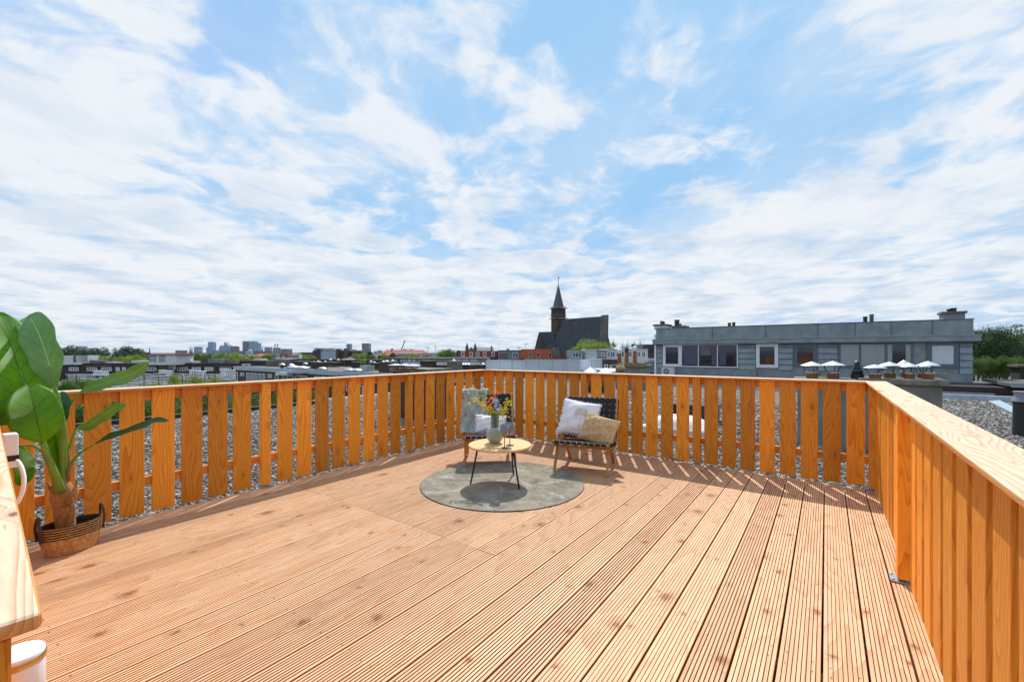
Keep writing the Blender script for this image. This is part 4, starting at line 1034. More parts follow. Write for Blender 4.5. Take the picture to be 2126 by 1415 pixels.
# curtains hang just in front of the dark pane depth
def curtains(u0, u1, v0, v1, amp=.03, mt='curtain'):
    a, b = lx(u0), lx(u1); um = (u0 + u1) / 2; z0, z1_ = zz(um, v1), zz(um, v0); nn = 200
    m_ = MB(); m_.grid(lambda i, j: (a + (b - a) * i, -.066 - .010 * math.sin(i * (b - a) * 44 + .9 * math.sin(i * 9)), z0 + (z1_ - z0) * j), nn, 1)
    return m_.build('curtain', M[mt], zb, smooth=True)
M['sheer'] = mat('sheer_curtain', (.30, .33, .34), .25, spec=.9)
curtains(1931, 1979, 703, 757)
curtains(1745, 1783, 702, 759, mt='sheer'); curtains(1788, 1836, 702, 759, mt='sheer'); curtains(1842, 1852, 702, 757, mt='sheer'); curtains(1880, 1893, 702, 757, mt='sheer')
M['curtblue'] = mat('blue_curtain', (.05, .06, .12), .3, spec=.8); M['blind'] = mat('window_blind', (.12, .11, .14), .4, spec=.7)
curtains(1420, 1448, 713, 757, mt='curtblue'); curtains(1478, 1488, 712, 757, mt='curtblue'); curtains(1494, 1508, 712, 757, mt='curtblue')
m_ = MB().box(lx(1455), lx(1476), -.062, -.057, zz(1465, 737), zz(1465, 711)); m_.build('blind', M['blind'], zb)
ac = thing('air_conditioner', 'white outdoor air conditioner unit below the left windows of the zinc house', 'air conditioner', PY(1387, 778, ZY - .45), 0)
MB().box(-.37, .37, -.1, .25, 0, .46).build('housing', M['whitew'], ac, bevel=.015)
MB().lathe([(0, 0), (.17, 0), (.18, .01)], 24).build('fan_grille', M['greyw'], ac)
bpy.data.objects[-1] if False else None
fg = [o for o in bpy.data.objects if o.parent == ac and o.name.startswith('fan')][0]; fg.rotation_euler = (rad(90), 0, 0); fg.location = (-.08, -.105, .23)
MB().lathe([(0, .012), (.035, .012)], 12).build('hub', M['whitepl'], fg)
def roofchim(label, u0, u1, vt, vs, Y, mt, potl):
    a = PY(u0, vt, Y); b = PY(u1, vt, Y); z0 = 2.83; o = thing('chimney', label, 'chimney', ((a.x + b.x) / 2, Y, z0)); hw_ = (b.x - a.x) / 2
    if vs:
        s_top = PY(u0, vs, Y).z - z0
        MB().box(-hw_ * .85, hw_ * .85, 0, .9, 0, s_top - .08).build('shaft', M[mt], o); MB().box(-hw_, hw_, -.08, 1, s_top - .08, s_top + .02).build('slab', M['stone'], o)
    else: s_top = 0
    for (uu, w_, vv, mm) in potl:
        q = PY(uu, vv, Y); kk = q.dot(FW) / FPX
        MB().lathe([(w_ * kk / 2, s_top), (w_ * kk / 2, (q.z - z0) * 1 - .04), (w_ * kk * .62, q.z - z0 - .03), (w_ * kk * .6, q.z - z0)], 10, c=(q.x - (a.x + b.x) / 2, .4, 0), cap=True).build('pot', M[mm], o)
    return o
roofchim('white chimney at the left end of the zinc house roof', 1356, 1386, 665, 674, 28.3, 'whitew', [(1370, 7, 665.5, 'stone'), (1374, 5, 667, 'brickdk')])
roofchim('white chimney with a square black cowl beside the leftmost roof chimney', 1393, 1423, 663, 677, 29.2, 'whitew', [(1402, 10, 663, 'tarp'), (1408, 7, 671, 'stone')])
roofchim('pair of small brown pots left of the middle of the zinc roof', 1508, 1526, 668, None, 29.5, 'brickdk', [(1512, 6, 669, 'brickdk'), (1521, 6, 668, 'brickdk')])
roofchim('pair of small pots with caps right of the middle of the zinc roof', 1792, 1816, 650, None, 30, 'brickdk', [(1797.5, 7, 656, 'brickdk'), (1811, 7, 651, 'stone')])
roofchim('broad chimney with brick pots near the right end of the zinc roof', 1954, 2008, 638, 648, 29.0, 'greyw', [(1976, 9, 640, 'brickdk'), (1984, 9, 638, 'brickdk')])
# lower brick parts right of / below the zinc storey
lb_ = thing('brick_annex', 'dark brick annex with flat overhanging roofs behind the right gravel roof', 'building', (8.0, 24.0, -2.62))
MB().box(-6.3, 14, .2, 3.4, 0, 2.66).build('wall', M['brickdk'], lb_)
MB().box(-2.5, 15, -.35, 3.3, 2.74, 2.86).build('flat_roof', M['roofgrey'], lb_); MB().box(-2.5, 15, -.40, -.352, 2.72, 2.88).build('gutter', M['zinclt'], lb_)
MB().box(-6.6, -2.9, -.3, 1, 2.36, 2.44).build('canopy', M['zincdk'], lb_); MB().box(-6.6, -2.9, -.34, -.302, 2.34, 2.46).build('gutter', M['zinclt'], lb_)
for x in (-5.6, -3.9, -1.0, 1.6, 4.2): MB().box(x - .1, x + .1, -.2, .198, (2.2 if x < -2.5 else 2.55), (2.33 if x < -2.5 else 2.7)).build('roof_bracket', M['whitew'], lb_)
pp = PY(2105, 757, 30); rc_ = thing('chimney', 'dark brick chimney with a black cowl at the right edge before the bushes', 'chimney', (pp.x + .9, 29, -.3))
MB().box(-.95, .95, 0, 1.2, 0, PY(2100, 757, 29).z + .3 - .1).build('shaft', M['brickdk'], rc_); MB().box(-1.05, 1.05, -.1, 1.3, PY(2100, 757, 29).z + .2, PY(2100, 757, 29).z + .3).build('slab', M['stone'], rc_)
MB().lathe([(.25, 0), (.18, .12), (.12, .2), (.16, .22), (0, .4)], 10, c=(-.4, .5, PY(2100, 757, 29).z + .3)).build('cowl', M['tarp'], rc_)
fr_ = thing('flat_roof_house', 'low house with a grey flat roof at the far right before the bushes', 'building', (16, 27.5, -3)); MB().box(-9.8, 12, 0, 9, 0, 2.55).build('wall', M['brickdk'], fr_); MB().box(-9.9, 12, -.1, 9, 2.552, 2.68).build('flat_roof', M['roofgrey'], fr_)

# ------------------------------------------------------------------ the town: each building stands at its own distance
def facade(name, wall, winc, sx, sz, fx=.5, fz=.5, rough=.5):
    m = bpy.data.materials.new(name); m.use_nodes = True; t = NT(m.node_tree)
    P = t.n('ShaderNodeTexCoord').outputs['Object']; s = t.n('ShaderNodeSeparateXYZ', {0: P})
    a = t.math('LESS_THAN', t.math('FRACT', t.math('DIVIDE', t.math('ADD', s.outputs[0], s.outputs[1]), sx)), fx)
    b = t.math('LESS_THAN', t.math('FRACT', t.math('DIVIDE', s.outputs[2], sz)), fz)
    c = t.mix(t.math('MULTIPLY', a, b), wall, winc)
    t.n('ShaderNodeOutputMaterial', {0: t.n('ShaderNodeBsdfPrincipled', {'Base Color': c, 'Roughness': rough}).outputs[0]}); return m
FA = {'blue': facade('blue_facade', (.07, .17, .33), (.03, .09, .20), 6, 4, .7, .6, .3), 'dark': facade('dark_facade', (.035, .055, .14), (.025, .04, .09), 5, 4, .6, .6, .4),  # part of the distance haze is painted into the blue base colours
      'pale': facade('pale_facade', (.30, .36, .42), (.12, .18, .25), 40, 5, 1, .5), 'brown': facade('brown_facade', (.20, .17, .155), (.08, .07, .07), 7, 5, .5, .6),
      'steel': facade('steel_facade', (.10, .22, .38), (.05, .13, .26), 8, 5, .6, .6, .3)}
def base(name, label, cat, u, depth, zb=-13, group=None, dz=0, rz=0):
    p = W(u, 730, depth); return thing(name, label, cat, (p.x, p.y, zb), YAW + rz, group)
class B:
    """building seen square on: pixel sights converted to metres at one distance"""
    def __init__(s, label, u0, u1, vt, depth, thick, mt, zb=-13, name='house', cat='building', group=None, wallname='wall'):
        s.k = depth / FPX; s.d = depth; s.uc = (u0 + u1) / 2; s.zb = zb; s.o = base(name, label, cat, s.uc, depth, zb, group)
        s.x0, s.x1, s.h = s.X(u0), s.X(u1), s.Z(vt)
        if wallname: MB().box(s.x0, s.x1, 0, thick, 0, s.h).build(wallname, M.get(mt) or FA.get(mt) or mt, s.o)
    def X(s, u): return (u - s.uc) * s.k
    def Z(s, v): return CH - (v - HV) * s.k - s.zb
    def box(s, name, mt, u0, u1, v0, v1, y0=-.3, y1=.3, bevel=0):
        return MB().box(s.X(u0), s.X(u1), y0, y1, s.Z(v1), s.Z(v0)).build(name, M.get(mt) or FA.get(mt) or mt, s.o, bevel=bevel)
    def win(s, u0, u1, v0, v1, n=1, fm='frame', y=0, fw=None):
        return window(s.o, s.X(u0), s.X(u1), s.Z(v1), s.Z(v0), y, n, fm, 'fglass', fw or .16 * (s.Z(v0) - s.Z(v1)) ** .5 * .8)
    def poly(s, name, mt, pts, y0, y1):
        return MB().prism([(s.X(u), s.Z(v)) for u, v in pts], y0, y1).build(name, M.get(mt) or FA.get(mt) or mt, s.o)
# skyline
D = 2500.
b = B('pale blue slab tower behind the trees at the far left', 155, 173.5, 722, 900, 20, 'pale', name='tower_block'); b.box('roof_storey', 'pale', 159, 170, 718.5, 722, 0, 12)
def spire(label, u, vt, vb, w_, depth, mt='dark'):
    k = depth / FPX; o = base('church_spire', label, 'spire', u, depth); h = CH + 13 - (vt - HV) * k; hb = h - (vb - vt) * k
    MB().lathe([(w_ * k / 2 * 1.1, 0), (w_ * k / 2 * 1.1, hb * .72), (w_ * k / 2, hb * .75), (.2, h)], 8).build('spire', FA[mt], o); return o
spire('single thin blue grey spire left of the white box house', 310.5, 720, 735, 4.2, 1500)
b = B('low wide dark blue office block left of the twin spires', 364, 378.5, 727, D, 40, 'dark', name='office_tower')
spire('left one of the twin church spires', 394.6, 718, 736, 4.6, 1500); spire('right one of the twin church spires', 398.4, 718, 736, 4.6, 1500)
for (u0, u1, vt, mt, l) in [(402.5, 413, 720, 'steel', 'blue round cornered tower right of the twin spires'), (428, 433, 721, 'blue', 'narrow low wing against the tall pale blue tower'), (431.5, 441.5, 710, 'steel', 'tall pale blue tower left of the pointed towers'),
                        (441, 454, 727, 'blue', 'low blue block right of the tall pale blue tower'), (456, 479, 728, 'blue', 'wide low blue block under the pointed towers'), (479, 490.5, 719, 'dark', 'dark blue tower with slanting sides right of the pointed towers'),
                        (490, 504, 728, 'dark', 'low dark blue block left of the twin slabs'), (503.5, 516, 708.3, 'dark', 'dark purple blue slab, left of the two joined slabs'), (517, 529, 708, 'steel', 'blue slab joined to the dark one'),
                        (529, 536.5, 712, 'steel', 'lower blue slab right of the joined slabs'), (549, 560, 720.5, 'blue', 'blue block with stepped roof right of the small spire'), (567, 577, 721.5, 'dark', 'dark block under the two tall stacks')]:
    b = B(l, u0, u1, vt, D, 30, mt, name='office_tower', group='towers of the distant city skyline')
    if u0 in (402.5, 431.5, 479, 529): b.box('roof_storey', mt, u0 + 1.5, u1 - 1.5, vt - .8, vt, 4, 20)
b = B('pointed glass tower with a curved shoulder', 454, 465, 722, D, 30, 'steel', name='office_tower'); b.poly('crown', 'steel', [(455, 722), (457, 717.5), (460.5, 716.3), (464, 718.5), (465, 722)], 0, 30)
b = B('tallest pointed glass tower with a slanted roof', 465, 477, 722, D, 30, 'steel', name='office_tower'); b.poly('crown', 'steel', [(465, 722), (465, 712), (466.5, 709.5), (470, 713), (475, 717), (477, 722)], 0, 30)
b = B('long low dark blue range under the twin slabs', 486, 560, 728.5, 2300, 30, 'dark', name='office_block'); b = B('pale blue dome building before the twin slabs', 509, 521, 730, 2200, 20, 'pale', name='domed_hall')
MB().lathe([(13, 0), (10, 8), (5, 12), (0, 13)], 12, c=(0, 14, b.h)).build('dome', FA['pale'], b.o)
spire('small pointed spire right of the joined slabs', 544.5, 717.5, 725, 3, 2300)
for u, l in ((571, 'left one of the two tall dark smoke stacks'), (576, 'right one of the two tall dark smoke stacks')):
    o = base('smoke_stack', l, 'smoke stack', u, 1800); MB().lathe([(2.2, 0), (1.7, 13 + 1.4 + 26)], 10).build('stack', FA['pale'], o); MB().lathe([(2.0, 40.4), (2.2, 41), (2.2, 47), (0, 47.4)], 10).build('stack_top', M['dark'], o)
b = B('brown apartment tower right of the smoke stacks', 583, 597, 724, 900, 20, 'brown', name='apartment_tower')
for (u0, u1, vt, mt, d, l) in [(719.3, 727, 713.5, 'blue', 1600, 'slim bright blue tower behind the brick workshop'), (730, 737, 725, 'blue', 2000, 'short blue block right of the slim blue tower'), (736.5, 744, 730, 'blue', 2200, 'lowest blue block right of the slim blue tower'),
                            (751.3, 765, 712.3, 'brown', 1100, 'square grey brown tower standing alone'), (776, 783.5, 728.5, 'pale', 2300, 'pale low tower left of the long red roof'), (784, 792, 727, 'blue', 2400, 'blue low tower next to the long red roof'),
                            (623, 650, 731, 'dark', 900, 'long low dark block left of the brick workshop'), (652, 692, 722.5, 'pale', 1500, 'pale blue office slab behind the brick workshop'), (836, 844, 724.5, 'pale', 2300, 'left small pale tower above the red roof'), (850, 857, 724.5, 'pale', 2300, 'right small pale tower above the red roof')]:
    B(l, u0, u1, vt, d, 20, mt, name='office_tower')
def crane(label, u, vt, depth, ang, jib):
    o = base('tower_crane', label, 'crane', u, depth); k = depth / FPX; h = 14.4 - (vt - HV) * k
    if jib: MB().tube([(0, 0, 0), (0, 0, h)], .9, 4).build('mast', M['greyw'], o); MB().tube([(-6 * k * .8, 0, h - 3), (jib * k, 0, h - 3)], .7, 4).build('jib', M['greyw'], o)
    else: MB().tube([(0, 0, 0), (0, 0, 13)], 1.2, 4).build('mast', M['redtile'], o); MB().tube([(-1 * k, 0, 13 + 2), (8 * k, 0, h)], .9, 4).build('boom', M['stone'], o)
crane('slanting crane boom above the long red roof', 833, 706, 800, 0, 0); crane('left one of two far tower cranes', 888.5, 719, 1500, 0, 5); crane('right one of two far tower cranes', 904.5, 717, 1500, 0, 3)
# far left row of brown brick houses (150 m)
DR = 150.
row = B('long row of dark brown brick houses with white windows behind the white garden walls', 118, 500, 753.5, DR, 12, 'brickrow', name='terraced_row')
for (u0, u1, n) in [(143, 163.5, 4), (180, 201.5, 5), (210, 232, 5), (240.5, 248.5, 2), (254, 261, 2), (269, 277, 2), (303, 325, 4), (368, 390, 4), (398.5, 417, 5), (425, 443.5, 5), (456, 480, 5)]:
    row.win(u0, u1, 762, 769.5, n, fw=.28)
for (u0, u1) in [(175, 206), (206, 235), (300, 326), (366, 392), (452, 483)]:
    row.box('balcony', 'dark', u0, u1, 769.8, 773.5, -1.2, -.1); row.box('balcony_canopy', 'stone', u0, u1, 759, 760, -.8, -.1)
for (u0, u1, v0, mt) in [(138, 152, 749.5, 'brickdk'), (152, 170, 750, 'whitew'), (174, 190, 747.5, 'greyw'), (192, 204, 749.5, 'stone'), (208, 224, 751.3, 'whitew'), (262, 290, 748.5, 'whitew'), (372, 380, 748, 'brickdk'), (382, 390, 749.5, 'whitew'), (411, 415, 745.5, 'brick'), (423, 452, 745.3, 'greyw'), (458, 466, 747, 'stone'), (490, 500, 746, 'stone')]:
    row.box('roof_box', mt, u0, u1, v0, 753.4, 2, 6)
wb = B('white box shaped rooftop room at the left end of the brown row', 124, 158, 738, 148, 8, 'whitew', zb=-3, name='rooftop_room'); wb.win(126, 133, 741, 752, 1); wb.box('dark_side', 'stone', 152, 158, 737, 752, -.05, 4)
wb = B('white and grey rooftop apartment with glass doors on the brown row', 309, 365.5, 736.5, 146, 8, 'whitew', zb=-3, name='rooftop_room')
wb.box('grey_panel', 'greyw', 310, 324, 738, 751, -.15, -.02); wb.box('grey_panel', 'greyw', 331, 343, 738, 751, -.15, -.02); wb.win(314, 322, 742, 751.5, 2, y=-.16); wb.win(335, 343, 742, 749, 2, y=-.16); wb.box('roof_trim', 'redtile', 309, 372, 734.6, 736.4, -.6, 8)
wb = B('tan brick extension with a small window in the brown row', 330, 360, 754.5, 149, 1, mat('tan_brick', (.14, .105, .08), .9), name='rear_extension'); wb.win(351, 356.5, 757, 764); wb.box('white_corner', 'whitew', 360, 365, 753, 767, -.3, .2)
b = B('dark brick school with white windows between the two big trees', 232, 273, 736, 420, 15, 'brickrow', name='school', cat='building')
for (u0, u1) in [(237, 243), (248, 253), (259, 270)]: b.win(u0, u1, 738, 742, 3, fw=.3)
# white rear extensions and garden walls (60-110 m)
rr = random.Random(5)
def ext(label, u0, u1, vt, d, mt, hgt=3.0, th=4):
    b = B(label, u0, u1, vt, d, th, mt, zb=CH - (vt - HV) * d / FPX - hgt, name='rear_extension', cat='extension', group='white rear extensions and garden walls'); 
    b.box('roof', 'roofgrey', u0 + .4, u1 - .4, vt - .35, vt, .15, th); b.box('coping', 'frame', u0 - .5, u1 + .5, vt - .9, vt, -.2, .12)
    for q in range(rr.randint(0, 3)):
        a = rr.uniform(u0 + 1, u1 - 4); b.box('opening', rr.choice(['dark', 'stone', 'fglass']), a, a + rr.uniform(1, 3), vt + 1.2, vt + rr.uniform(2.2, 4.5), -.06, -.01)
    return b
cnt = 0; M['extw'] = mat('white_paint_wall', (.50, .51, .53), .85, var=.25, vscale=.9); M['extg'] = mat('grey_paint_wall', (.24, .245, .26), .85, var=.3, vscale=.9)
for (v, d, n, wd) in [(776.5, 122, 13, 34), (780.5, 108, 14, 30), (785, 96, 14, 28), (790, 86, 13, 28), (796, 76, 12, 30), (803, 67, 9, 34), (811, 58, 6, 40)]:
    u = 128 + rr.uniform(0, 16)
    while u < 486:
        ww = wd * rr.uniform(.5, 1.5); u1 = min(u + ww, 487); vv = v + rr.uniform(-1.5, 1.5)
        if u1 - u > 8: ext('low white or grey walled extension among the gardens left of the brick house', u, u1, vv, d + rr.uniform(-3, 3), rr.choice(['extw', 'greyw', 'extg']), hgt=rr.uniform(1.2, 3.2), th=rr.uniform(.4, 5)); cnt += 1
        u = u1 + rr.uniform(0, 12) 
for (u, v, d) in [(198, 769, 124), (213, 771, 124), (334, 768, 124), (349, 769, 120), (397, 767, 118), (404, 769, 112), (416, 770, 110), (462, 766.5, 108), (474, 768, 100), (481, 768, 100)]:
    b = B('small white chimney above the white garden extensions', u - 4.5, u + 4.5, v + 1, d, 1.2, 'whitew', zb=-8, name='chimney', cat='chimney', group='white chimneys on the extensions', wallname='shaft'); b.box('slab', 'frame', u - 5.5, u + 5.5, v, v + 1, -.2, 1.4)
MB().grid(lambda a, b_: tuple(W(60 + 470 * a, 730, 50 + 90 * b_).xy) + (-8.2,), 2, 2).build('gardens', mat('garden_ground', (.12, .14, .07), .95, col2=(.24, .23, .20), vscale=.3), kind='structure')
# brick house with a gravel flat roof (face at Y = 31)
HY = 31.0; zr = -1.0
hx0, hx1 = PY(487, 760, HY).x, -8.9
hm = (hx0 + hx1) / 2
bh = thing('brick_house', 'long brown brick house with white windows and a flat gravel roof behind the left fence', 'building', (hm, HY, -13))
MB().box(hx0 - hm + .1, hx1 - hm, .1, 11.9, 0, 11.6).build('wall', M['brick'], bh)
MB().box(hx0 - hm, hx1 - hm, 0, 12, 11.62, 11.9).build('gravel_roof', mat('pale_gravel', (.20, .185, .16), .95, col2=(.12, .11, .10), vscale=3, bump=.4), bh)
MB().box(hx0 - hm - .15, hx1 - hm, -.16, 0, 11.45, 12.02).box(hx0 - hm - .15, hx0 - hm, 0, 12.1, 11.45, 12.02).build('roof_edge', M['flash'], bh)
def hwin(u0, u1, v0, v1, n=1, mt='frame', fw=.11):
    um = (u0 + u1) / 2; return window(bh, PY(u0, 0, HY).x - hm, PY(u1, 0, HY).x - hm, PY(um, v1, HY).z + 13, PY(um, v0, HY).z + 13, .1, n, mt, 'fglass', fw)
hwin(488, 492.5, 772, 791, 1)
for (u0, u1) in [(498, 501), (503, 505.5), (555, 558.5), (560, 563.5)]: hwin(u0, u1, 773 + (u0 > 550) * 3, 780 + (u0 > 550) * 4)
for u in (510.5, 518.5, 526.5, 535, 543.5): hwin(u, u + 6, 773.5 + (u - 510) * .05, 806, 2)
hwin(570, 577, 777, 806, 1); hwin(585, 608, 778, 800, 2); hwin(612.5, 637, 779, 800, 2); hwin(652, 663, 781, 800, 2); hwin(665, 673, 781, 800, 2); hwin(718, 745, 781, 812, 2); hwin(700, 712, 800, 820, 1); hwin(690, 696, 815, 840); hwin(742, 762, 800, 830, 2)
def hbox(name, mt, u0, u1, v0, v1, y0=-.9, y1=.098): 
    um = (u0 + u1) / 2; return MB().box(PY(u0, 0, HY).x - hm, PY(u1, 0, HY).x - hm, y0, y1, PY(um, v1, HY).z + 13, PY(um, v0, HY).z + 13).build(name, M.get(mt), bh)
hbox('bay_front', 'whitew', 585, 608, 772, 777.8); hbox('canopy', 'zincdk', 611, 639, 773, 775); hbox('canopy', 'zincdk', 716, 748, 776.5, 779)
# things standing on that flat roof and the roofs behind: (u0,u1,v_top,v_base, Y)
def rbox(label, u0, u1, v0, v1, Y, mt, cat='chimney', name='chimney', slab=True, th=1.2):
    a, b2 = PY(u0, v1, Y), PY(u1, v1, Y); zt_ = PY((u0 + u1) / 2, v0, Y).z; zb2 = min(zr, PY((u0 + u1) / 2, v1, Y).z)
    o = thing(name, label, cat, ((a.x + b2.x) / 2, Y, zb2)); hw_ = (b2.x - a.x) / 2; hh = zt_ - zb2
    MB().box(-hw_, hw_, 0, th, 0, hh - .09).build('shaft' if name == 'chimney' else 'body', M.get(mt) or mt, o)
    if slab: MB().box(-hw_ - .06, hw_ + .06, -.06, th + .06, hh - .09, hh).build('slab', M['concdk' if mt != 'whitew' else 'frame'], o)
    return o
for (u0, u1, v0, v1, Y, mt, l) in [(645.5, 663.5, 751, 762, 33, 'brickdk', 'wide dark brick chimney on the gravel roof above the fence'), (786, 808, 751, 765.5, 31.6, 'brick', 'red brown brick chimney left of the three white cowls'), (552, 566, 748, 757, 36, 'stone', 'grey brick chimney left of a white skylight'),
                               (576, 591, 748, 757, 36, 'stone', 'grey brick chimney right of the white skylight'), (608, 640, 749.5, 758, 39, 'brickdk', 'long dark brick stack with several small pots'), (671, 696, 751, 758, 40, 'brickdk', 'dark brick stack left of the greenhouse like skylights'),
                               (730, 746.5, 750.5, 760, 38, 'brickdk', 'brick stack left of the roof bush'), (764, 786, 752.5, 761, 37, 'brickdk', 'low brick stack right of the roof bush'), (872, 890.5, 748, 762, 35, 'brickdk', 'brown chimney right of the three white cowls'), (928, 945, 750, 766, 34, 'stone', 'grey brick chimney left of the four round vents'),
                               (990, 1009, 756.5, 768, 34, 'brickdk', 'dark brick stack left of the white screens')]:
    rbox(l, u0, u1, v0, v1, Y, mt)
rbox('blue grey roof box beside the roof bush', 747, 761, 757, 765, 33.5, 'zinclt', 'roof box', 'roof_box', False)
def dome(label, u0, u1, v0, v1, Y):
    a, b2 = PY(u0, v1, Y), PY(u1, v1, Y); k = PY((u0 + u1) / 2, v1, Y).dot(FW) / FPX; o = thing('dome_skylight', label, 'skylight', ((a.x + b2.x) / 2, Y, min(zr + .0, a.z))); hw_ = (b2.x - a.x) / 2; h = (v1 - v0) * k
    MB().box(-hw_, hw_, -hw_ * .7, hw_ * .7, -.2, .12).build('kerb', M['greyw'], o); MB().grid(lambda p, q: ((2 * p - 1) * hw_ * .96, (2 * q - 1) * hw_ * .66, .12 + h * .8 * (1 - (2 * p - 1) ** 2) ** .6 * (1 - (2 * q - 1) ** 2) ** .5), 10, 6).build('dome', M['cowl'], o, smooth=True)
for (u0, u1, v0, v1, Y, l) in [(604, 619, 756, 760.5, 33, 'left one of the two domes left of the wide dark chimney'), (619.5, 635, 756, 760.5, 33, 'right one of the two domes left of the wide dark chimney'), (664, 674, 757.5, 761.5, 33, 'small pale dome right of the wide dark chimney'), (719, 733, 759, 763, 32.5, 'left one of the two domes left of the blue grey box'), (733.5, 747, 758, 762.5, 32.5, 'right one of the two domes beside the blue grey box'),
                        (886, 912, 764, 769, 31, 'long low dome right of the three white cowls'), (923, 944, 764, 770, 31, 'round dome in front of the grey brick chimney'), (969, 990, 764, 770, 31, 'round dome left of the white screens'), (595, 606, 750, 756, 37, 'taller white skylight between two grey chimneys'), (565, 577, 750, 757, 37, 'white skylight house left of the taller one')]:
    dome(l, u0, u1, v0, v1, Y)
# assorted small cowls scattered over the far roofs
small = None
for k, (u, v, d) in enumerate([(586, 753, 62), (643, 748, 75), (652, 746, 80), (660, 745, 80), (664, 748, 78), (668, 749, 76), (675, 745, 85), (686, 743, 88), (702, 743, 88), (634, 751, 70), (770, 746, 80), (777, 746.5, 80), (788, 750, 62), (796, 745.5, 70), (803, 745, 70), (815, 744, 75), (884, 745, 80), (900, 743, 85), (914, 742.5, 85), (920, 743, 85), (936, 744, 75), (942, 744, 74), (953, 752, 60), (960, 752, 60), (966, 752, 60), (972, 752, 60), (1003, 748, 55)]):
    p = W(u, v, d); h_ = .75; z0 = p.z - h_
    if small is None:
        small = thing('small_roof_cowl', 'small white capped cowl among the far flat roofs', 'chimney cowl', (p.x, p.y, z0), 0, 'small cowls over the far roofs')
        MB().lathe([(.24, 0), (.2, .5), (0, .5)], 10).build('flue', M['brickdk'], small); MB().lathe([(.42, .5), (.3, .62), (0, .75), ], 12).build('cap', M['cowl'], small)
    else: dup(small, (p.x, p.y, z0), 0, R.uniform(.55, .95))
# blocks of houses in the middle distance
def midroof(label, u0, u1, vt, d, th, mt, roofm='roofgrey', **kw):
    b = B(label, u0, u1, vt, d, th, mt, **kw); b.box('roof_edge', roofm, u0 - .3, u1 + .3, vt - .9, vt, -.25, th + .2); return b
b = midroof('low dark brick block with a pale roof edge right of the brown row', 497, 560, 749, 120, 10, 'brickrow'); b.win(455 + 48, 480 + 40, 755, 762, 4, fw=.2); b.box('roof_box', 'stone', 490 + 8, 505, 745, 748.2, 2, 4); b.box('roof_box', 'whitew', 518, 534, 744.5, 748.2, 2, 5)
b = midroof('grey roofed brick block among the chimneys behind the domes', 560, 700, 746.5, 95, 12, 'brickdk'); b.box('roof_box', 'whitew', 530 + 40, 556 + 30, 744.5, 745.6, 2, 5)
for (u0, u1, v0) in [(612, 632, 744.5), (640, 655, 744), (664, 690, 745), (694, 700, 743.5)]: b.box('roof_stack', 'brickdk', u0, u1, v0, 745.5, 1, 3)
b = midroof('dark brick block below the big tree group in the centre', 700, 800, 748, 90, 10, 'brickdk')
for (u0, u1, v0) in [(706, 728, 746.2), (732, 745, 746.5), (757, 790, 747)]: b.box('roof_box', 'whitew' if u0 == 706 else 'stone', u0, u1, v0 - 1.2, 747, 1, 3)
b = midroof('block with glazed rooftop room and white windows right of the red brown chimney', 799, 846, 743.5, 85, 8, 'stone'); b.win(812, 824, 746.5, 755, 3, fw=.12); b.win(802, 809, 747, 754, 1, fw=.12); b.win(832, 845, 746.5, 752, 2, fw=.12)
b = midroof('long grey block with a pale parapet behind the grey chimney', 846, 1012, 743.8, 75, 10, 'greyw'); b.box('parapet', 'whitew', 852, 1000, 751.5, 756, -4, -3.6); b.box('terrace', 'brick', 852, 1000, 756, 764, -3.9, -.1)
for (u0, u1) in [(848, 853), (857, 862), (946, 958), (962, 972), (978, 990)]: b.win(u0, u1, 746, 750.8, 2, fw=.1)
# brick workshop with the pale blue panel
b = midroof('brick workshop with a large pale blue wall between brick piers', 649, 720, 727.5, 230, 25, 'brick', 'whitew', name='workshop'); b.box('blue_panel', mat('pale_blue_panel', (.34, .42, .52), .5), 667, 700, 728.5, 748, -.8, -.1)
for (u0, u1, v0) in [(659.5, 667, 723.5), (700, 705.5, 723.5), (716, 720.5, 723)]: b.box('brick_pier', 'brick', u0, u1, v0, 748, -1.5, 3)
b = B('brown wing with a white low annex right of the brick workshop', 720, 730, 729, 232, 15, 'brickdk', name='workshop'); b = B('low white annex in front of the brick workshop', 722, 742.5, 741.5, 190, 10, 'whitew', name='annex')
# grey house with white windows and red roof bits; white gable; far red roofs
b = midroof('grey house with two white windows among the trees', 566, 597, 738, 150, 8, 'greyw'); b.win(573, 581, 739.5, 745.5, 2, fw=.25); b.win(586, 591, 739.5, 746, 1, fw=.25); b.box('roof_box', 'orangetile', 574, 592, 734, 737.2, 2, 5)
B('plain white gable right of the grey house', 597, 604.5, 736, 155, 8, 'whitew', name='gable_house')
def hip(label, u0, u1, vr, ve, ur0, ur1, d, th, mt, wallm='brick', zb=-13):
    b = B(label, u0 + 1, u1 - 1, ve, d, th, wallm, zb=zb, name='red_roofed_house'); x0, x1, r0, r1 = b.X(u0), b.X(u1), b.X(ur0), b.X(ur1); ze, zr_ = b.h, b.Z(vr)
    MB().add([(x0, -.5, ze), (x1, -.5, ze), (x1, th + .5, ze), (x0, th + .5, ze), (r0, th / 2, zr_), (r1, th / 2, zr_)], [(0, 1, 5, 4), (1, 2, 5), (2, 3, 4, 5), (3, 0, 4), (3, 2, 1, 0)]).build('roof', M[mt], b.o); return b
b = hip('long red tiled hip roof with a row of small dormers on the horizon', 783, 882, 726, 737.5, 794, 872, 420, 30, 'redtile')
for k in range(14): b.box('dormer', 'frame', 819 + k * 4.1, 820.5 + k * 4.1, 731.6, 733, 1.5, 5)
b.box('chimney', 'brickdk', 804.5, 807, 722.5, 730, 13, 15); b.box('rear_wall', 'greyw', 828, 860, 734, 741, -6, -.6)
hip('bright red roof with small dark dormers among the trees', 526, 552, 734, 740.5, 528, 549, 300, 12, 'orangetile', 'whitew')
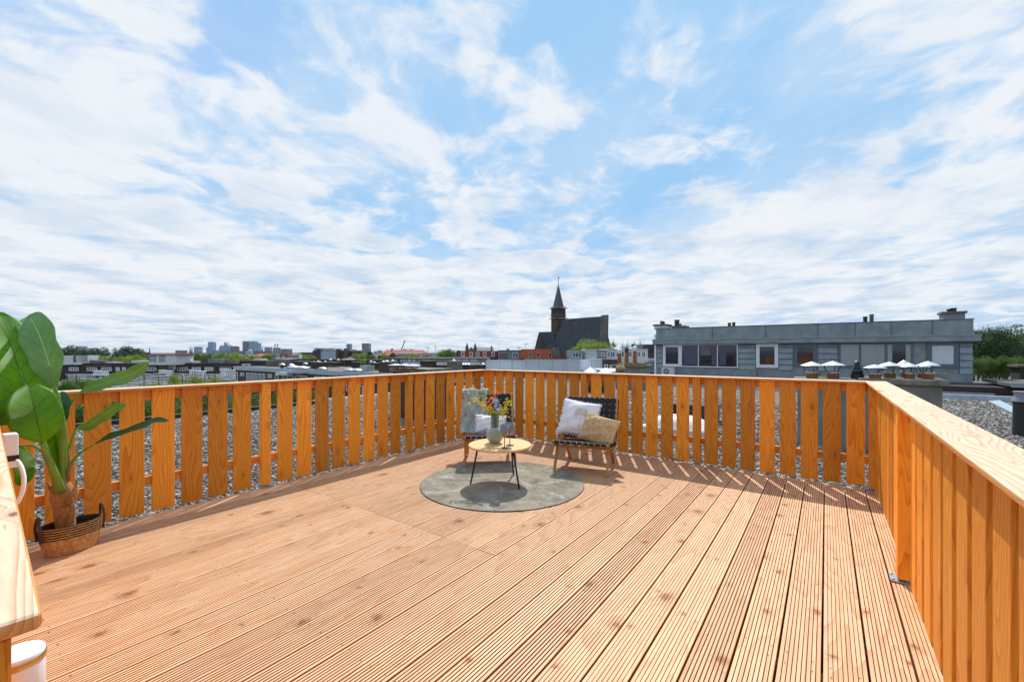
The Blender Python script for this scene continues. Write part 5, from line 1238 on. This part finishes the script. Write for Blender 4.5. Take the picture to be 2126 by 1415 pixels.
hip('small red roof right of the green hill of trees', 928, 943, 733, 739, 931, 940, 300, 10, 'redtile', 'whitew')
b = B('grey house with many windows right of the long red roof', 868, 909, 733.5, 350, 10, 'greyw'); [b.win(u, u + 5, 736, 739.5, 2, fw=.3) for u in (872, 880, 888, 896, 903)]
# twin towered church on the horizon
o = base('twin_towered_church', 'small church with two pointed towers and a grey roof on the horizon', 'church', 980, 600, -13); k = 600 / FPX
for u in (969.7, 986.5):
    x = (u - 980) * k; w_ = 3.2 * k; zt_ = 14.4 + 10 * k; MB().box(x - w_, x + w_, -w_, w_, 0, 14.4 + 8 * k).build('tower', M['slate'], o); MB().add([(x - w_, -w_, 14.4 + 8 * k), (x + w_, -w_, 14.4 + 8 * k), (x + w_, w_, 14.4 + 8 * k), (x - w_, w_, 14.4 + 8 * k), (x, 0, 14.4 + 20 * k)], [(0, 1, 4), (1, 2, 4), (2, 3, 4), (3, 0, 4)]).build('tower_roof', M['slate'], o)
MB().add([(-8 * k, 0, 0), (4 * k, 0, 0), (4 * k, 0, 14.4 + 3 * k), (-2 * k, 0, 14.4 + 10 * k), (-8 * k, 0, 14.4 + 3 * k), (-8 * k, 12, 0), (4 * k, 12, 0), (4 * k, 12, 14.4 + 3 * k), (-2 * k, 12, 14.4 + 10 * k), (-8 * k, 12, 14.4 + 3 * k)], [(0, 1, 2, 3, 4), (9, 8, 7, 6, 5), (2, 7, 8, 3), (3, 8, 9, 4), (0, 4, 9, 5), (1, 6, 7, 2)]).build('gable', M['stone'], o)
MB().add([(8 * k, 0, 14.4), (45 * k, 0, 14.4), (43 * k, 8, 14.4 + 9.5 * k), (8 * k, 8, 14.4 + 9.5 * k), (8 * k, 16, 14.4), (45 * k, 16, 14.4)], [(0, 1, 2, 3), (3, 2, 5, 4), (1, 5, 2), (0, 3, 4), (0, 4, 5, 1)]).box(8 * k, 45 * k, .2, 15.8, 0, 14.35).build('nave', mat('pale_slate', (.22, .24, .26), .6), o)
MB().box(39 * k, 42 * k, 2, 5, 14.4, 14.4 + 12 * k).build('turret', M['slate'], o)
# red mansard, grey house, orange roof
b = B('dark red mansard roof house with five white dormers', 949, 1036, 742.5, 95, 10, 'brick', name='mansard_house')
b.poly('roof', 'redtile', [(949, 742.5), (951, 728), (1036, 728), (1031, 742.5)], 0, 10)
for u in (957.5, 975, 988, 1003, 1020.5):
    b.win(u, u + 7, 730.5, 739.5, 1, fw=.13, y=-.1)
b.box('chimney', 'brickdk', 945.5, 951, 727, 742.5, 2, 4); b.box('gutter', 'stone', 948, 1036, 742.6, 743.6, -.4, 0)
b = midroof('grey rendered house with a balcony door between the red and orange roofs', 1034, 1085, 727.5, 92, 9, 'greyw'); b.win(1064, 1076, 731, 743, 2, fw=.1); b.box('garage_door', 'stone', 1036, 1054, 733.5, 744, -.1, -.02); b.box('roof_unit', 'greyw', 1051, 1057, 723, 726.5, 3, 5)
b = B('orange tiled roof house with three skylights and a stone chimney', 1083, 1166, 744, 90, 9, 'brick', name='orange_roofed_house'); b.poly('roof', 'orangetile', [(1081, 744), (1083, 724.5), (1154, 724.5), (1163, 744)], 0, 9)
for (u0, u1) in [(1097.5, 1102.5), (1114.5, 1120), (1139, 1144)]: b.poly('skylight', 'glass', [(u0, 741), (u0 + 1.5, 732), (u1 + 1, 732), (u1 - .5, 741)], -.12, -.02); b.poly('skylight_frame', 'frame', [(u0 - .6, 741.6), (u0 + 1, 731.5), (u1 + 1.6, 731.5), (u1 + .2, 741.6)], -.08, -.01)
b.poly('chimney', 'stone', [(1149, 740), (1149, 725), (1150.5, 721.5), (1157.5, 721.5), (1160, 727), (1162, 740)], -1, 1)
def pole(label, u, vt, vb, d, cross=False):
    o = base('antenna_mast', label, 'antenna', u, d, CH - (vb - HV) * d / FPX); h = (vb - vt) * d / FPX; m_ = MB().tube([(0, 0, 0), (0, 0, h)], .035, 5)
    if cross: m_.tube([(-.6, 0, h * .96), (.6, 0, h * .96)], .03, 4).tube([(-.4, 0, h * .88), (.4, 0, h * .88)], .03, 4)
    m_.build('mast', M['zincdk'], o)
pole('thin mast before the grey house', 1078, 719, 745, 88, True); pole('thin brown mast before the orange roof', 1108, 718, 745, 85); pole('pale pole before the orange roof', 1115, 720, 743, 85); pole('tall thin mast beside the white screens', 1217, 716, 766, 45); pole('mast with a box above the orange roof', 1091.5, 713, 726, 100, True)
pole('lamp like mast before the brick workshop', 714.5, 725, 756, 70, True); pole('thin mast behind the twin dormers', 1025, 722, 730, 120)
# white apartments right of the orange roof
b = midroof('light blue glazed penthouse before the church tree', 1186, 1211, 728.5, 80, 6, mat('blue_render', (.28, .36, .44), .6), 'whitew'); b.win(1189, 1207, 731, 742, 3, fw=.1)
b = midroof('white flats with a yellow patterned panel before the church', 1218, 1239, 725.5, 78, 6, 'whitew', 'frame'); yp = b.box('yellow_panel', mat('yellow_panel', (.70, .52, .05), .6), 1221, 1236, 729.5, 733.5, -.06, -.01)
m_ = MB(); [m_.box(b.X(1221 + k * 2.2), b.X(1222 + k * 2.2), -.09, -.062, b.Z(734), b.Z(729)) for k in range(1, 7)]; m_.box(b.X(1221), b.X(1236), -.10, -.092, b.Z(731.9), b.Z(731.1)).build('panel_grid', M['frame'], yp)
b = midroof('grey and white flats right of the yellow panel', 1239, 1259, 727, 80, 6, 'greyw', 'frame'); b.win(1248, 1256, 731, 739, 2, fw=.1); b.win(1240.5, 1246, 731, 738, 1, fw=.08)
b = midroof('long white flats with glass doors behind the clay pots', 1259, 1345, 725, 82, 7, 'whitew', 'frame', group=None)
for (u0, u1) in [(1262, 1266.5), (1267.5, 1277), (1279, 1284), (1290, 1296), (1303, 1312), (1322, 1330), (1332, 1340)]: b.win(u0, u1, 729.5, 741, 2 if u1 - u0 > 6 else 1, fw=.09, fm='frame')
b.box('terrace_wall', 'whitew', 1259, 1360, 743, 748, -3, -2.8)
b = B('slate roofed brown house left of the zinc house', 1332, 1361, 727, 110, 8, 'brick', name='gable_house'); b.poly('roof', 'slate', [(1330, 727), (1337, 714.5), (1361, 714.5), (1361, 727)], -.3, 8)
b = B('brown brick house with a small window behind the white cowls', 1250, 1282, 746, 48, 4, 'brick', zb=-9); b.win(1254, 1262, 756, 764, 1, fw=.1); b.win(1266, 1271, 757, 764, 1, fw=.1)
b = B('pale grey metal screen with two tall pipes beside the zinc house', 1339, 1362, 751, 33, .3, 'greyw', zb=-2, name='screen_wall', cat='wall'); 
for u in (1346.5, 1350.5): b.box('pipe', 'galv', u - .9, u + .9, 745.5, 771, -.35, -.2)
# white corrugated screens
def screen(label, u0, d0, u1, d1, vt0, vt1, n):
    a = W(u0, vt0, d0); c2 = W(u1, vt1, d1); v_ = c2 - a; v_.z = 0; L = v_.length; rz = math.atan2(v_.y, v_.x); zt_ = (a.z + c2.z) / 2; zb_ = zt_ - 1.55
    o = thing('terrace_screen', label, 'screen', (a.x, a.y, zb_), rz, None); m_ = MB(); nn = int(L / .18)
    pr = []
    for k in range(nn + 1): pr.append((L * k / nn, .03 * (k % 2)))
    vs = [(x, y, z) for (x, y) in pr for z in (.10, 1.50)]; m_.add(vs, [(2 * k, 2 * k + 2, 2 * k + 3, 2 * k + 1) for k in range(nn)])
    m_.build('corrugated_sheet', M['screenm'], o, solid=.01)
    MB().box(0, L, -.05, .06, 1.5, 1.56).box(0, L, -.05, .06, .04, .1).build('rail', M['whitew'], o)
    for k in range(n + 1): MB().box(L * k / n - .04, L * k / n + .04, -.07, -.0, -.35, 1.5).build('post', M['whitew'], o)
M['screenm'] = mat('white_sheet', (.58, .61, .65), .5, var=.08, vscale=1)
screen('left part of the white corrugated terrace screen, in front of the grey house', 1010.5, 40, 1089, 38, 747.8, 746.5, 3); screen('middle part of the white corrugated terrace screen, below the orange roof', 1089, 38, 1203, 37, 745.6, 746, 4); screen('right part of the white corrugated terrace screen, beside the thin mast', 1203, 37, 1249, 46, 746, 744.7, 2)
b = B('flat grey roof terrace carrying the white screens', 1005, 1262, 768.5, 37.5, 12, 'whitew', zb=-13, name='terrace_block'); 
b = B('grey block behind the zinc house left end', 1262, 1366, 772, 33, 6, 'greyw', zb=-13, name='terrace_block'); b.box('roof_edge', 'frame', 1262, 1366, 770.5, 771.9, -.2, 6)

# ------------------------------------------------------------------ the large church
D = 200.; k = D / FPX
ch = base('church', 'dark slate roofed brick church with a tall pointed spire', 'church', 1163, D)
def X(u): return (u - 1163) * k
def Z(v): return 14.4 - (v - HV) * k
tw = 15 * k
t1, t2 = rad(28), 0
TM = Matrix.Translation((X(1164), 10, 0)) @ Matrix.Rotation(rad(30), 4, 'Z')
s = 11.2 * k
MB(TM).box(-s, s, -s, s, 0, Z(636)).build('tower', M['churchbr'], ch)
MB(TM).box(-s - .35, s + .35, -s - .35, s + .35, Z(651.5), Z(650)).box(-s - .7, s + .7, -s - .7, s + .7, Z(658), Z(656.5)).build('cornice', M['stone'], ch)
for f_ in range(4):
    for q in (-1, 0, 1):
        Mx = TM @ Matrix.Rotation(f_ * math.pi / 2, 4, 'Z'); MB(Mx).box(q * 1.5 - .5, q * 1.5 + .5, -s - .08, -s + .02, Z(648), Z(639.5)).build('belfry_opening', M['dark'], ch)
    for q in (-1.6, -.8, 0, .8, 1.6): MB(TM @ Matrix.Rotation(f_ * math.pi / 2, 4, 'Z')).box(q - .16, q + .16, -s - .78, -s - .70, Z(657.8), Z(656.7)).build('cornice_stud', M['frame'], ch) if f_ in (0, 3) else None
e = s + .9
MB(TM).add([(-e, -e, Z(636)), (e, -e, Z(636)), (e, e, Z(636)), (-e, e, Z(636))] + [(a * s * .72, b_ * s * .72, Z(630)) for a, b_ in ((-1, -1), (1, -1), (1, 1), (-1, 1))] + [(0, 0, Z(581))],
           [(3, 2, 1, 0), (0, 1, 5, 4), (1, 2, 6, 5), (2, 3, 7, 6), (3, 0, 4, 7), (4, 5, 8), (5, 6, 8), (6, 7, 8), (7, 4, 8)]).build('spire', M['spire'], ch)
MB(TM).tube([(0, 0, Z(583)), (0, 0, Z(568))], .12, 5).add([(-.5, 0, Z(569)), (.7, 0, Z(570)), (.5, 0, Z(567)), (-.3, .1, Z(568))], [(0, 1, 2, 3)]).build('weather_vane', M['dark'], ch)
# nave: ridge runs to the right and away; steep slate slope towards us
ra, rb_ = (X(1172), 4, Z(661)), (X(1241), -8, Z(659.5)); rc = (X(1253.5), -10, Z(659))
ea, eb, ec = (X(1139), -10, Z(733)), (X(1230), -14, Z(735)), (X(1241), -15.5, Z(735))
def back(p, q, dd=22): return (2 * p[0] - q[0] + 4, 2 * p[1] - q[1] + dd * 0, q[2])
nn_ = (Vector(rb_) - Vector(ra)).cross(Vector(eb) - Vector(ra)); ea = (ea[0], ra[1] - (nn_.x * (ea[0] - ra[0]) + nn_.z * (ea[2] - ra[2])) / nn_.y, ea[2])
ea2, eb2, ec2 = (X(1190), 30, Z(733)), (X(1262), 16, Z(735)), (X(1276), 14, Z(733))
MB().add([ra, rb_, eb, ea, ea2, eb2], [(3, 2, 1, 0), (0, 1, 5, 4), (0, 4, 3)]).build('nave_roof', M['slate'], ch)
up = Vector((0, 0, .5)); 
MB().add([rb_, rc, ec, eb, ec2, eb2] + [tuple(Vector(q) + up) for q in (rb_, rc, ec, eb)], [(9, 8, 7, 6), (1, 4, 5, 0), (1, 2, 4), (6, 7, 1, 0), (7, 8, 2, 1), (8, 9, 3, 2), (9, 6, 0, 3)]).build('gable_strip', mat('mottled_slate', (.075, .062, .055), .8, col2=(.14, .12, .11), vscale=.6, detail=8), ch)
MB().add([(X(1142), -1, 0), (X(1241), -14.5, 0), (X(1274), 14, 0), (X(1190), 29, 0), (X(1142), -1, Z(733)), (X(1241), -14.5, Z(734)), (X(1274), 14, Z(733)), (X(1190), 29, Z(733))], [(3, 2, 1, 0), (0, 1, 5, 4), (1, 2, 6, 5), (2, 3, 7, 6), (3, 0, 4, 7), (4, 5, 6, 7)]).build('nave_wall', M['churchbr'], ch)
MB().add([rc, ec, ec2], [(0, 1, 2)]).build('gable_wall', M['churchbr'], ch)
# lower annexes left and right
MB().add([(X(1120), 5, Z(688)), (X(1152), 5, Z(687)), (X(1152), 0, Z(730)), (X(1109), 1, Z(728)), (X(1130), 26, Z(728)), (X(1160), 24, Z(728))], [(3, 2, 1, 0), (0, 1, 5, 4), (0, 4, 3)]).build('side_roof', M['slate'], ch)
MB().box(X(1110), X(1150), 0, 22, 0, Z(729)).box(X(1119), X(1125), -.2, 3, Z(729), Z(697)).build('side_wall', M['churchbr'], ch)
MB().add([(X(1253), 4, Z(682.5)), (X(1265), 6, Z(682)), (X(1276), 6, Z(725)), (X(1246), -2, Z(716)), (X(1266), 22, Z(682)), (X(1279), 24, Z(722))], [(0, 3, 2, 1), (1, 2, 5, 4), (0, 1, 4)]).build('side_roof', M['slate'], ch)
MB().box(X(1246), X(1275.5), 2.5, 20, 0, Z(722)).build('side_wall', M['churchbr'], ch)

# ------------------------------------------------------------------ trees
def tree_proto(name, mt, n, leaf, seed, shape=1.0, clumps=26, sparse=.0, stretch=1.0, tip=None):
    """crown of leaf faces gathered in clumps, unit crown radius; trunk with limbs below"""
    r = np.random.RandomState(seed)
    th, ph = r.uniform(0, 6.283, clumps), np.arccos(r.uniform(-.55, 1, clumps)); rr_ = r.uniform(.35, .78, clumps)
    cc = np.c_[np.cos(th) * np.sin(ph) * rr_, np.sin(th) * np.sin(ph) * rr_, np.cos(ph) * rr_ * shape]
    cr = r.uniform(.20, .40, clumps)
    ci = r.choice(clumps, n, p=cr ** 2 / (cr ** 2).sum())
    d = r.normal(size=(n, 3)); d /= np.linalg.norm(d, axis=1)[:, None]
    q = cc[ci] + d * (cr[ci] * r.uniform(.55, 1.08, n) ** .6)[:, None]
    q[:, 2] = q[:, 2] * stretch
    a = r.normal(size=(n, 3)); a /= np.linalg.norm(a, axis=1)[:, None]
    b = np.cross(a, d + r.normal(size=(n, 3)) * .4); b /= np.linalg.norm(b, axis=1)[:, None] + 1e-6
    s = leaf * r.uniform(.6, 1.3, n)[:, None]
    V = np.stack([q - a * s, q + b * s * .55, q + a * s, q - b * s * .55], 1).reshape(-1, 3)
    me = bpy.data.meshes.new('crown'); me.vertices.add(n * 4); me.vertices.foreach_set('co', V.reshape(-1).astype(np.float32))
    me.loops.add(n * 4); me.loops.foreach_set('vertex_index', np.arange(n * 4, dtype=np.int32)); me.polygons.add(n)
    me.polygons.foreach_set('loop_start', (np.arange(n) * 4).astype(np.int32)); me.polygons.foreach_set('loop_total', np.full(n, 4, np.int32))
    at = me.attributes.new('lr', 'FLOAT', 'FACE'); at.data.foreach_set('value', np.clip(r.uniform(0, 1, n) * .6 + r.uniform(0, 1, clumps)[ci] * .4, 0, 1).astype(np.float32)); me.update()
    me.materials.append(M[mt]); t_ = MB(); rg = random.Random(seed)
    t_.tube([(0, 0, -2.2), (.02, .01, -1.0), (0, .02, -.2), (.03, 0, .4)], [.10, .075, .05, .02], 7)
    for k2 in range(7):
        c0 = cc[k2]; t_.tube([(0, .01, -.9 + .12 * k2), tuple(c0 * .5 + np.array([0, 0, -.25])), tuple(c0)], [.04, .025, .008], 5)
    tm_ = t_.build('trunk', M['bark'], None); tmesh = tm_.data; bpy.data.objects.remove(tm_)
    return me, tmesh
TP = {'dk': tree_proto('t', 'leafdk', 3600, .055, 1), 'dk2': tree_proto('t', 'leafdk', 3600, .055, 2), 'md': tree_proto('t', 'leafmd', 3600, .055, 3), 'md2': tree_proto('t', 'leafmd', 3600, .055, 4), 'lt': tree_proto('t', 'leaflt', 3600, .05, 5), 'lt2': tree_proto('t', 'leaflt', 3600, .05, 6),
      'big': tree_proto('t', 'leafdk', 16000, .028, 7, clumps=60), 'bigm': tree_proto('t', 'leafmd', 12000, .030, 8, clumps=50), 'bare': tree_proto('t', 'leafmd', 500, .05, 9, clumps=30), 'sparse': tree_proto('t', 'leaflt', 2600, .045, 10, clumps=44), 'ltbig': tree_proto('t', 'leaflt', 11000, .026, 12, clumps=50)}
def tree(kind, u, vt, hw_, d, label, group=None, hs=1.0, zb=None, cat='tree', name='tree'):
    k = d / FPX; rx = hw_ * k * 1.22; bt_ = group is not None and 'belt' in group; rx *= 1.3 if bt_ else 1; top = CH - (vt - (5 if bt_ else 2.5) - HV) * k; rz_ = rx * hs; cz = top - rz_ * .98; p = W(u, 730, d)
    zb = -13 if zb is None else zb; o = thing(name, label, cat, (p.x, p.y, zb), R.uniform(0, 6), group)
    me, tm_ = TP[kind]
    c_o = bpy.data.objects.new('crown', me); C.objects.link(c_o); c_o.parent = o; c_o.location = (0, 0, cz - zb); c_o.scale = (rx, rx, rz_)
    t_o = bpy.data.objects.new('trunk', tm_); C.objects.link(t_o); t_o.parent = o; t_o.location = (0, 0, cz - zb); t_o.scale = (rx, rx, max(.2, (cz - zb) / 2.2)); return o
tree('dk', 146, 715.5, 24, 280, 'large dark tree left of the pale slab tower', hs=.9); tree('dk2', 203, 721, 21, 290, 'dark rounded tree right of the pale slab tower', hs=.75); tree('dk', 265, 717.5, 24, 285, 'broad dark tree above the dark brick school', hs=.75); tree('dk2', 284, 724, 14, 290, 'right lower side tree of the broad dark one'); tree('dk', 303, 731, 8, 330, 'small dark tree just left of the single spire')
GT = 'trees of the far green belt'
for (u, vt, h_, kd) in [(160, 738, 16, 'md'), (176, 737.5, 18, 'md2'), (196, 738, 18, 'md'), (214, 738.5, 16, 'lt'), (228, 740, 12, 'md2'), (248, 743, 10, 'lt2'), (268, 741, 14, 'lt'), (286, 738.5, 14, 'lt2'), (300, 737, 12, 'md')]:
    tree(kd, u, vt, h_, 210 + R.uniform(-15, 15), 'bushy tree in the green belt between the white box room and the rooftop apartment', GT)
for (u, vt, h_, kd) in [(376, 740, 10, 'lt'), (390, 737, 15, 'md'), (406, 733, 17, 'md2'), (424, 731.5, 19, 'md'), (442, 733, 17, 'md2'), (458, 734, 17, 'lt'), (476, 733, 19, 'md'), (494, 733.5, 18, 'lt2'), (508, 735, 17, 'md2'), (520, 738, 15, 'lt'), (530, 742, 12, 'lt2'), (512, 741, 16, 'md')]:
    tree(kd, u, vt, h_, 205 + R.uniform(-12, 12), 'bushy tree in the long green belt under the skyline towers', GT + ' under the skyline')
for (u, vt, h_, kd) in [(551, 736, 10, 'md2'), (560, 734, 12, 'lt'), (570, 735, 9, 'lt2'), (556, 739, 12, 'md')]: tree(kd, u, vt, h_, 190 + R.uniform(-5, 5), 'green tree clump left of the grey house with two white windows', 'trees left of the grey house')
for (u, vt, h_, kd) in [(612, 735, 11, 'lt'), (625, 733.5, 13, 'lt2'), (637, 735.5, 12, 'md'), (646, 739, 9, 'lt')]: tree(kd, u, vt, h_, 180 + R.uniform(-5, 5), 'light green tree left of the brick workshop', 'trees left of the workshop')
for (u, vt, h_, kd) in [(738, 735, 9, 'lt2'), (752, 732.5, 13, 'lt'), (764, 734, 12, 'lt2'), (773, 737, 10, 'md'), (768, 730, 6, 'dk')]: tree(kd, u, vt, h_, 185 + R.uniform(-5, 5), 'light green tree right of the brick workshop', 'trees right of the workshop')
tree('lt', 754.5, 748, 5.5, 60, 'small bush growing among the roof chimneys', zb=-3); tree('sparse', 798, 733, 8, 160, 'palm like light tree before the long red roof'); tree('dk', 816, 733, 7, 300, 'dark tree before the middle of the long red roof')
for (u, vt, h_, kd) in [(844, 736, 12, 'lt'), (856, 734.5, 11, 'lt2'), (868, 737, 10, 'lt'), (884, 737.5, 12, 'md'), (896, 739, 9, 'lt')]: tree(kd, u, vt, h_, 160 + R.uniform(-5, 5), 'light green tree below the long red roof', 'trees below the red roof')
for (u, vt, h_, kd) in [(914, 730, 10, 'lt'), (922, 726.5, 12, 'lt2'), (932, 724, 14, 'md'), (941, 728, 11, 'md2'), (918, 735, 13, 'lt')]: tree(kd, u, vt, h_, 210 + R.uniform(-5, 5), 'green tree on the wooded mound left of the mansard house', 'trees on the mound')
tree('ltbig', 1226, 707, 37, 110, 'big light green tree in front of the church roof', hs=.62); tree('ltbig', 1204, 715, 16, 104, 'light green tree at the left foot of the big church tree', hs=.9); tree('ltbig', 1252, 712, 18, 108, 'light green tree at the right foot of the big church tree', hs=.8); tree('lt', 1183, 727, 8, 90, 'small pale bush between the orange roof and the blue penthouse', zb=-5)
tree('sparse', 1274, 711, 7, 190, 'thin tree just right of the church'); 
for (u, vt, h_) in [(1293, 715, 8), (1303, 713.5, 9), (1316, 714, 6), (1330, 713, 5)]: tree('bare' if u != 1316 else 'dk', u, vt, h_, 240, 'sparse distant tree above the long white flats', 'sparse trees above the white flats')
tree('big', 2056, 674, 52, 75, 'large dark tree right of the zinc house', hs=.85); tree('big', 2020, 690, 38, 82, 'dark tree half hidden behind the zinc house', hs=1.0); tree('bigm', 2117, 680, 44, 90, 'green tree at the right edge behind the dark one', hs=.95); tree('big', 2085, 700, 40, 80, 'dark tree between the two large trees at the right', hs=.9); tree('big', 2150, 705, 45, 80, 'dark lower tree at the right edge', hs=.8)
for i, (u, vt, h_) in enumerate([(2030, 741, 15), (2048, 738, 16), (2068, 741, 15), (2090, 738, 16), (2112, 738, 17), (2040, 750, 18), (2075, 750, 18)]): tree('bigm', u, vt + 3, h_, 44 + R.uniform(-2, 2), 'light green shrub of the hedge behind the flat roofs at the right', 'hedge shrubs at the right', zb=-4, cat='shrub', name='shrub')
for (u, vt, h_, d, kd) in [(158, 785, 22, 48, 'md'), (183, 783, 12, 50, 'lt'), (140, 790, 18, 44, 'md2')]: tree('bigm' if kd != 'lt' else 'sparse', u, vt, h_, d, 'leafy garden tree before the white extensions, left beside the big plant leaf', 'garden trees at the left')
for (u, vt, h_, d) in [(330, 789, 24, 46), (363, 776, 14, 48), (378, 788, 26, 45), (405, 776, 16, 47), (425, 786, 24, 44), (447, 781, 14, 46), (300, 797, 18, 40)]: tree('sparse', u, vt, h_, d, 'airy light green garden tree before the white extensions', 'airy garden trees')
for (u, vt, h_, d) in [(190, 818, 50, 24), (250, 812, 50, 24), (330, 808, 60, 24), (430, 808, 60, 24), (520, 806, 60, 24), (590, 803, 40, 26), (640, 806, 30, 26), (130, 822, 50, 24)]: tree('bigm', u, vt, h_, d, 'dense garden tree just below the roof edge, seen through the left fence', 'garden trees below the roof edge', hs=1.1)
# a bird in the sky left of the church
bd = thing('bird', 'small dark bird gliding in the sky left of the church', 'bird', W(1053, 680, 60), YAW)
MB().add([(0, -.18, .02), (.05, .02, .03), (0, .2, 0), (-.05, .02, .03), (0, .02, -.04), (-.42, .0, .20), (-.25, -.10, .12), (.40, .05, .16), (.22, -.08, .10), (0, -.03, .05), (.02, .12, .03)], [(0, 1, 4), (0, 4, 3), (1, 2, 4), (3, 4, 2), (0, 9, 1), (0, 3, 9), (1, 9, 2), (3, 2, 9), (9, 6, 5), (9, 5, 10), (9, 7, 8), (9, 10, 7)]).build('body', M['tarp'], bd)

# ------------------------------------------------------------------ haze
hzm = bpy.data.materials.new('haze'); hzm.use_nodes = True; t = NT(hzm.node_tree)
pv = t.n('ShaderNodeVolumePrincipled', {'Color': (.80, .88, 1.0, 1), 'Density': .00005, 'Anisotropy': .2})
t.n('ShaderNodeOutputMaterial', {'Volume': pv.outputs[0]})
hb = MB().box(-12500, 12500, -12500, 12500, -14, 75).build('haze', hzm); tag(hb, kind='stuff'); hb['label'] = 'thin pale haze over the whole town'
